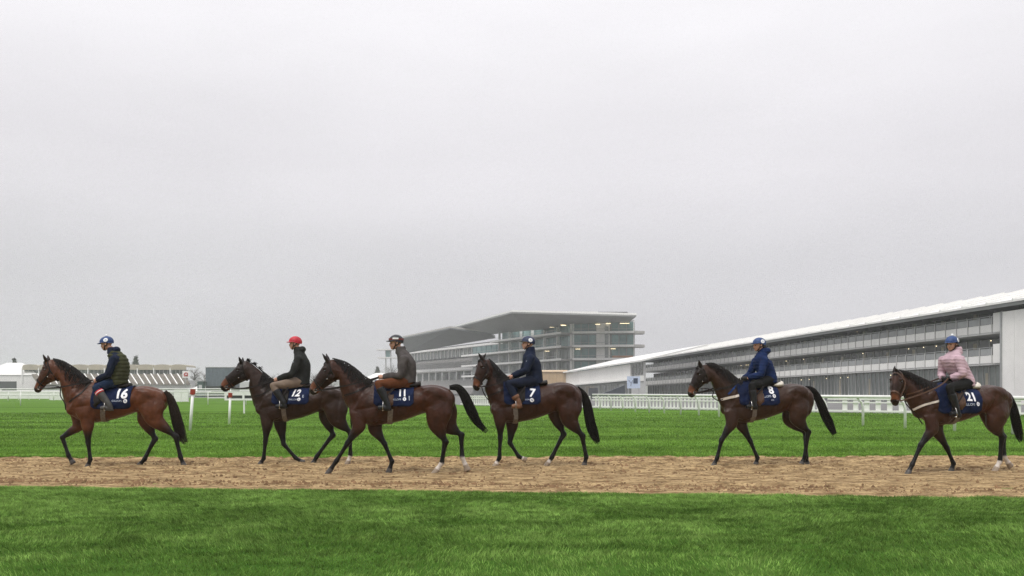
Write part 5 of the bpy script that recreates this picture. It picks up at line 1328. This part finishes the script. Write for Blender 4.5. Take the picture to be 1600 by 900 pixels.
    for s in (-1, 1):
        q0 = []; 
        V = []; Fc = []
        for i in range(7):
            for j in range(5):
                x = hw[0] - 0.33 + 0.14 * i / 6 - 0.02 * j / 4; z = sd_top(hw[0] - 0.1) - 0.03 - (0.36 + 0.02 * math.sin(i)) * j / 4 * (1 - 0.35 * abs(i / 6 - 0.45))
                h_ = S['bvh'].ray_cast(Vector((x, s * 1.2, z)), Vector((0, -s, 0))); V.append((h_[0] + Vector((0, s * 0.03, 0))) if h_[0] else Vector((x, s * 0.25, z)))
        for i in range(6):
            for j in range(4): a = i * 5 + j; Fc.append((a, a + 1, a + 6, a + 5))
        mb = MB(); mb.add(V, Fc); fl = mb.build('saddle_flap', BROWNLEATHER if R.get('hem') or R.get('fleece') else LEATHER, S['root'], smooth=True); sm = fl.modifiers.new('t', 'SOLIDIFY'); sm.thickness = 0.008
    if R.get('fleece'):
        rows = []
        for q, (wz, ht) in zip(np.linspace(-0.02, 0.27, 5), ((0.12, 0.03), (0.17, 0.04), (0.18, 0.05), (0.17, 0.06), (0.11, 0.07))):
            x = hw[0] + q; z = sd_top(x); rows.append([x, 0, z + 0.01, 0, 0, ht, 0, wz, 0, 0])
        link('sheepskin', remesh([loft(rows, 16, 3)], 0.014, 2), FLEECE, S['root'])

fab = lambda n, c, v=0.3, b=0.4: mat(n, c, 0.8, v, 9, bump=b, bscale=30, spec=0.12)
J_NAVY = fab('navy_jacket', (0.011, 0.016, 0.035)); J_NAVY2 = fab('bright_navy_jacket', (0.010, 0.022, 0.075)); J_BLACK = fab('black_jacket', (0.024, 0.025, 0.024)); J_GREY = fab('grey_jacket', (0.075, 0.066, 0.064)); J_PINK = fab('pink_quilted_jacket', (0.52, 0.37, 0.42), 0.12)
GILET = fab('olive_gilet', (0.050, 0.052, 0.026)); T_NAVY = fab('navy_jeans', (0.011, 0.022, 0.05)); T_TAUPE = fab('taupe_breeches', (0.20, 0.15, 0.115), 0.15); T_RUST = fab('rust_breeches', (0.115, 0.040, 0.017), 0.2); T_BLACK = fab('black_breeches', (0.012, 0.012, 0.012)); T_DNAVY = fab('dark_navy_breeches', (0.012, 0.016, 0.032))
H_BLUE = mat('blue_helmet_silk', (0.018, 0.05, 0.16), 0.5, 0.25, 12); H_RED = mat('red_helmet_silk', (0.42, 0.012, 0.028), 0.5, 0.2, 12); H_BLACK = mat('black_helmet', (0.016, 0.017, 0.022), 0.35, 0.2, 12); H_NAVY = mat('navy_helmet_silk', (0.012, 0.022, 0.065), 0.5, 0.25, 12)
B_GREY = mat('worn_grey_boot', (0.055, 0.052, 0.048), 0.6, 0.3, 15); B_BROWN = mat('brown_chap_boot', (0.16, 0.075, 0.04), 0.6, 0.35, 12); GLOVE = mat('black_glove', (0.014, 0.013, 0.013), 0.8, 0.3, 20)

SPEC = {
'16': dict(ox=30, d=16.65, psi=3, chest=272, buttock=838, withers=(395, 306), croup=(700, 338),
  nf=((385, 560), (388, 655), (400, 752), (383, 797), True), ff=((335, 560), (243, 625), (278, 728), (305, 772), False),
  nh=((765, 525), (880, 622), (908, 735), (930, 790), True), fh=((712, 530), (762, 638), (705, 757), (670, 797), True),
  neck=[((250, 203), (240, 362)), ((320, 245), (252, 418)), ((385, 300), (270, 472))],
  head=[((185, 184), (236, 302)), ((148, 195), (222, 304)), ((130, 232), (188, 312)), ((110, 280), (152, 330)), ((94, 322), (133, 350)), ((86, 343), (122, 366))],
  ears=((143, 157), (150, 160)), tail=[(818, 368), (850, 405), (872, 470), (892, 545), (915, 620), (945, 668)], tail_w=0.085, tail_brown=True, coat=(0.0900, 0.0288, 0.0114), face_dark=0.45,
  cloth=(397, 625, 465), num=('16', (570, 383), 0.205), word=((548, 420), 0.045), logo=(597, 420, 0.036), girth=(472, 440, -16), girth_bottom=553,
  straps=[('neck_strap', [(385, 318), (350, 372), (310, 405), (278, 425)], LEATHER, 0.024)],
  label='bright bay horse leading the string, number sixteen on its cloth',
  loop_rein=[(150, 335), (225, 340), (232, 390), (255, 430), (262, 470)],
  rider=dict(hip=(555, 308), shoulder=(533, 182), elbow=(497, 272), hand=(437, 302), knee=(432, 345), ankle=(508, 445), neck=(520, 140), head=(490, 98), nod=10,
    jacket=J_NAVY, gilet=GILET, trousers=T_NAVY, boots=B_GREY, cuff=True, helmet=H_BLUE, badge=True, pompom=True, hood=True, toe=(-0.16, 0, -0.04),
    label='rider in olive quilted gilet and blue cap on the leading horse')),
'12': dict(ox=330, d=17.25, psi=3, chest=250, buttock=778, withers=(372, 312), croup=(640, 335),
  nf=((315, 545), (305, 645), (295, 742), (272, 778), True), ff=((390, 560), (408, 662), (475, 740), (522, 768), False),
  nh=((715, 530), (782, 605), (783, 735), (765, 788), True), fh=((650, 515), (682, 610), (592, 735), (572, 772), True),
  neck=[((248, 222), (212, 335)), ((295, 262), (228, 405)), ((352, 308), (248, 462))],
  head=[((196, 192), (236, 300)), ((162, 204), (206, 302)), ((130, 238), (170, 316)), ((97, 270), (133, 335)), ((67, 302), (106, 354)), ((54, 325), (90, 366))],
  ears=((160, 170), (172, 172)), tail=[(760, 368), (790, 410), (805, 480), (808, 560), (815, 640)], coat=(0.0258, 0.0123, 0.0077), face_dark=0.6, mane_up=1.0,
  socks={'nh': 2.05}, cloth=(337, 548, 440), num=('12', (474, 378), 0.155, 0.35), word=((460, 412), 0.042), logo=(493, 411, 0.030), extra=('E', (515, 395), 0.07), girth=(405, 440, 6), girth_bottom=555,
  straps=[('neck_strap', [(350, 318), (320, 360), (280, 385), (240, 395)], LEATHER, 0.026)],
  label='dark brown horse with a ruffled upstanding mane behind horse eleven',
  rider=dict(hip=(508, 308), shoulder=(492, 180), elbow=(452, 268), hand=(372, 298), knee=(348, 335), ankle=(408, 432), neck=(487, 137), head=(470, 96),
    jacket=J_BLACK, trousers=T_TAUPE, boots=BOOT, helmet=H_RED, hood=True, chest_mark=True, toe=(-0.15, 0, -0.06), sag=0.08,
    label='rider in black jacket and bright red cap with taupe breeches')),
'11': dict(ox=480, d=15.27, psi=3, chest=234, buttock=836, withers=(380, 308), croup=(690, 328),
  nf=((290, 565), (228, 655), (165, 755), (112, 832), True), ff=((385, 585), (435, 665), (477, 770), (458, 835), True),
  nh=((735, 560), (775, 655), (757, 775), (712, 838), True), fh=((795, 560), (865, 612), (872, 735), (903, 812), False),
  neck=[((215, 206), (180, 332)), ((275, 246), (196, 392)), ((335, 296), (222, 448))],
  head=[((142, 184), (188, 300)), ((108, 198), (163, 306)), ((78, 238), (128, 328)), ((48, 284), (92, 353)), ((24, 320), (66, 373)), ((14, 344), (50, 382))],
  ears=((88, 152), (102, 150)), tail=[(800, 345), (848, 345), (885, 392), (918, 465), (955, 535), (1022, 606)], tail_w=0.075, coat=(0.0419, 0.0140, 0.0068), face_dark=0.6,
  socks={'nh': 2.0, 'fh': 2.0}, cloth=(372, 598, 450), num=('11', (534, 378), 0.14), word=((498, 412), 0.042), logo=(547, 410, 0.030), extra=('I', (574, 406), 0.10), girth=(470, 450, -12), girth_bottom=560,
  straps=[('neck_strap', [(370, 325), (330, 340), (270, 370), (205, 388)], LEATHER, 0.026), ('martingale', [(205, 388), (190, 420), (200, 450)], BROWNLEATHER, 0.02)],
  label='bay horse nearest the middle with two white hind socks, number eleven',
  rider=dict(hip=(560, 308), shoulder=(545, 182), elbow=(522, 275), hand=(425, 285), knee=(400, 325), ankle=(452, 440), neck=(522, 138), head=(497, 92),
    jacket=J_GREY, trousers=T_RUST, boots=BOOT, helmet=H_BLACK, goggles=True, toe=(-0.16, 0, -0.05), boot_top=0.18, hem=-0.04, sag=0.03, turn=12,
    label='rider in grey jacket, rust breeches and black helmet with goggles band')),
'7': dict(ox=710, d=16.6, psi=6, chest=200, buttock=719, withers=(330, 302), croup=(592, 312),
  nf=((258, 530), (258, 625), (253, 740), (222, 797), True), ff=((325, 555), (312, 655), (362, 732), (405, 752), False),
  nh=((650, 530), (718, 620), (742, 740), (727, 797), True), fh=((572, 505), (612, 605), (548, 735), (515, 785), True),
  neck=[((228, 218), (170, 335)), ((268, 262), (184, 392)), ((312, 302), (202, 448))], yaw=32,
  head=[((190, 184), (214, 302)), ((142, 190), (190, 296)), ((126, 225), (170, 298)), ((113, 270), (153, 318)), ((104, 308), (144, 346)), ((104, 328), (136, 356))],
  ears=((130, 150), (178, 150)), tail=[(690, 345), (728, 385), (748, 450), (765, 540), (790, 620), (815, 668)], tail_w=0.08, coat=(0.0338, 0.0126, 0.0068), face_dark=0.3,
  socks={'nf': 2.35, 'fh': 2.3, 'ff': 2.4}, cloth=(280, 485, 440), num=('7', (440, 377), 0.18, 0.05, -0.12), word=((406, 413), 0.03), logo=(437, 415, 0.036), girth=(345, 440, 2), girth_bottom=542,
  straps=[('neck_strap', [(320, 318), (285, 345), (235, 375), (192, 390)], LEATHER, 0.026)],
  loop_rein=[(150, 330), (165, 375), (190, 412), (200, 400)],
  label='dark bay horse turning its head to us, number seven on its cloth',
  rider=dict(hip=(450, 302), shoulder=(428, 175), elbow=(402, 248), hand=(328, 282), knee=(303, 325), ankle=(362, 428), neck=(424, 138), head=(412, 96), nod=-6,
    jacket=J_NAVY, trousers=T_DNAVY, boots=B_BROWN, helmet=H_NAVY, badge=True, chest_mark=True, peak=H_BLACK, boot_top=0.62, toe=(-0.13, 0, -0.07),
    label='rider all in dark navy with brown ankle boots and navy cap')),
'8': dict(ox=1050, dx=-0.03, d=16.87, psi=9, chest=288, buttock=797, withers=(395, 308), croup=(660, 320),
  nf=((340, 545), (283, 640), (258, 742), (235, 793), True), ff=((400, 555), (448, 648), (490, 750), (478, 793), True),
  nh=((712, 525), (768, 598), (752, 740), (728, 793), True), fh=((680, 530), (758, 600), (764, 735), (770, 783), False),
  neck=[((246, 214), (242, 345)), ((322, 256), (264, 402)), ((378, 302), (288, 455))],
  head=[((196, 214), (232, 310)), ((156, 226), (208, 318)), ((133, 265), (182, 334)), ((116, 310), (157, 355)), ((103, 345), (145, 380)), ((98, 368), (134, 394))],
  ears=((150, 188), (166, 195)), tail=[(758, 345), (800, 362), (838, 420), (872, 500), (905, 570), (930, 625)], tail_w=0.075, coat=(0.0347, 0.0155, 0.0085), face_dark=0.7,
  cloth=(385, 606, 445), num=('8', (569, 362), 0.17), word=((530, 397), 0.05, 0.08), logo=(578, 393, 0.034), extra=('CH', (566, 415), 0.035), girth=(470, 440, -6), girth_bottom=540,
  straps=[('breastplate', [(430, 372), (380, 388), (330, 400), (292, 412)], STRAPW, 0.045), ('neck_strap', [(385, 320), (350, 352), (322, 382)], BLUE, 0.03), ('neck_strap', [(375, 325), (320, 345), (265, 350)], LEATHER, 0.024)],
  loop_rein=[(165, 350), (210, 352), (238, 370), (232, 395), (265, 418), (290, 410)],
  label='dark brown horse with white and blue breast strap, number eight',
  rider=dict(hip=(540, 298), shoulder=(522, 188), elbow=(500, 270), hand=(425, 292), knee=(450, 335), ankle=(462, 438), neck=(508, 145), head=(488, 104),
    jacket=J_NAVY2, trousers=T_BLACK, boots=BOOT, helmet=H_BLUE, badge=True, hood=True, gloves=GLOVE, fleece=True, quilt=True, hair=0.06, toe=(-0.15, 0, -0.04),
    label='rider in bright navy puffer jacket and blue cap on horse eight')),
'21': dict(ox=1360, dx=-0.10, d=15.5, psi=15, chest=295, buttock=802, withers=(400, 322), croup=(672, 326),
  nf=((360, 578), (300, 665), (252, 775), (225, 830), True), ff=((408, 590), (462, 690), (500, 785), (485, 832), True),
  nh=((712, 560), (752, 628), (745, 765), (712, 828), True), fh=((735, 560), (778, 620), (785, 735), (822, 790), False),
  neck=[((242, 262), (226, 402)), ((312, 294), (262, 462)), ((372, 322), (290, 515))], yaw=38,
  head=[((186, 250), (216, 372)), ((136, 262), (197, 372)), ((118, 300), (182, 380)), ((108, 350), (166, 400)), ((104, 385), (155, 428)), ((106, 408), (145, 438))],
  ears=((125, 235), (152, 220)), tail=[(768, 365), (805, 390), (832, 450), (850, 530), (868, 610), (885, 660)], tail_w=0.075, coat=(0.0419, 0.0155, 0.0077), face_dark=0.45, bridle=BROWNLEATHER,
  socks={'nh': 2.0, 'fh': 1.95}, cloth=(397, 628, 490), num=('21', (578, 400), 0.175, 0, -0.06), word=((556, 440), 0.055), logo=(606, 437, 0.034), girth=(506, 490, -6), girth_bottom=575,
  straps=[('breastplate', [(425, 402), (370, 425), (325, 440), (298, 456), (284, 472)], STRAPW, 0.035), ('neck_strap', [(390, 330), (330, 352), (280, 370), (235, 385)], BROWNLEATHER, 0.022)],
  loop_rein=[(165, 385), (205, 380), (215, 430), (245, 468), (275, 500), (310, 550)], rein_mat=BROWNLEATHER,
  label='bay horse at the right end with its tail cut by the frame',
  rider=dict(hip=(524, 316), shoulder=(502, 182), elbow=(520, 268), hand=(450, 292), knee=(447, 345), ankle=(490, 482), neck=(483, 140), head=(457, 98), nod=4, turn=22,
    jacket=J_PINK, trousers=T_BLACK, boots=BOOT, helmet=H_BLUE, badge=True, pompom=True, gloves=GLOVE, fleece=True, quilt=True, hair=0.10, toe=(-0.14, 0, -0.02), sag=0.02,
    label='rider in pale pink quilted jacket and black breeches')),
}
for key, S in SPEC.items():
    make_horse(key, S)
    make_rider(S)
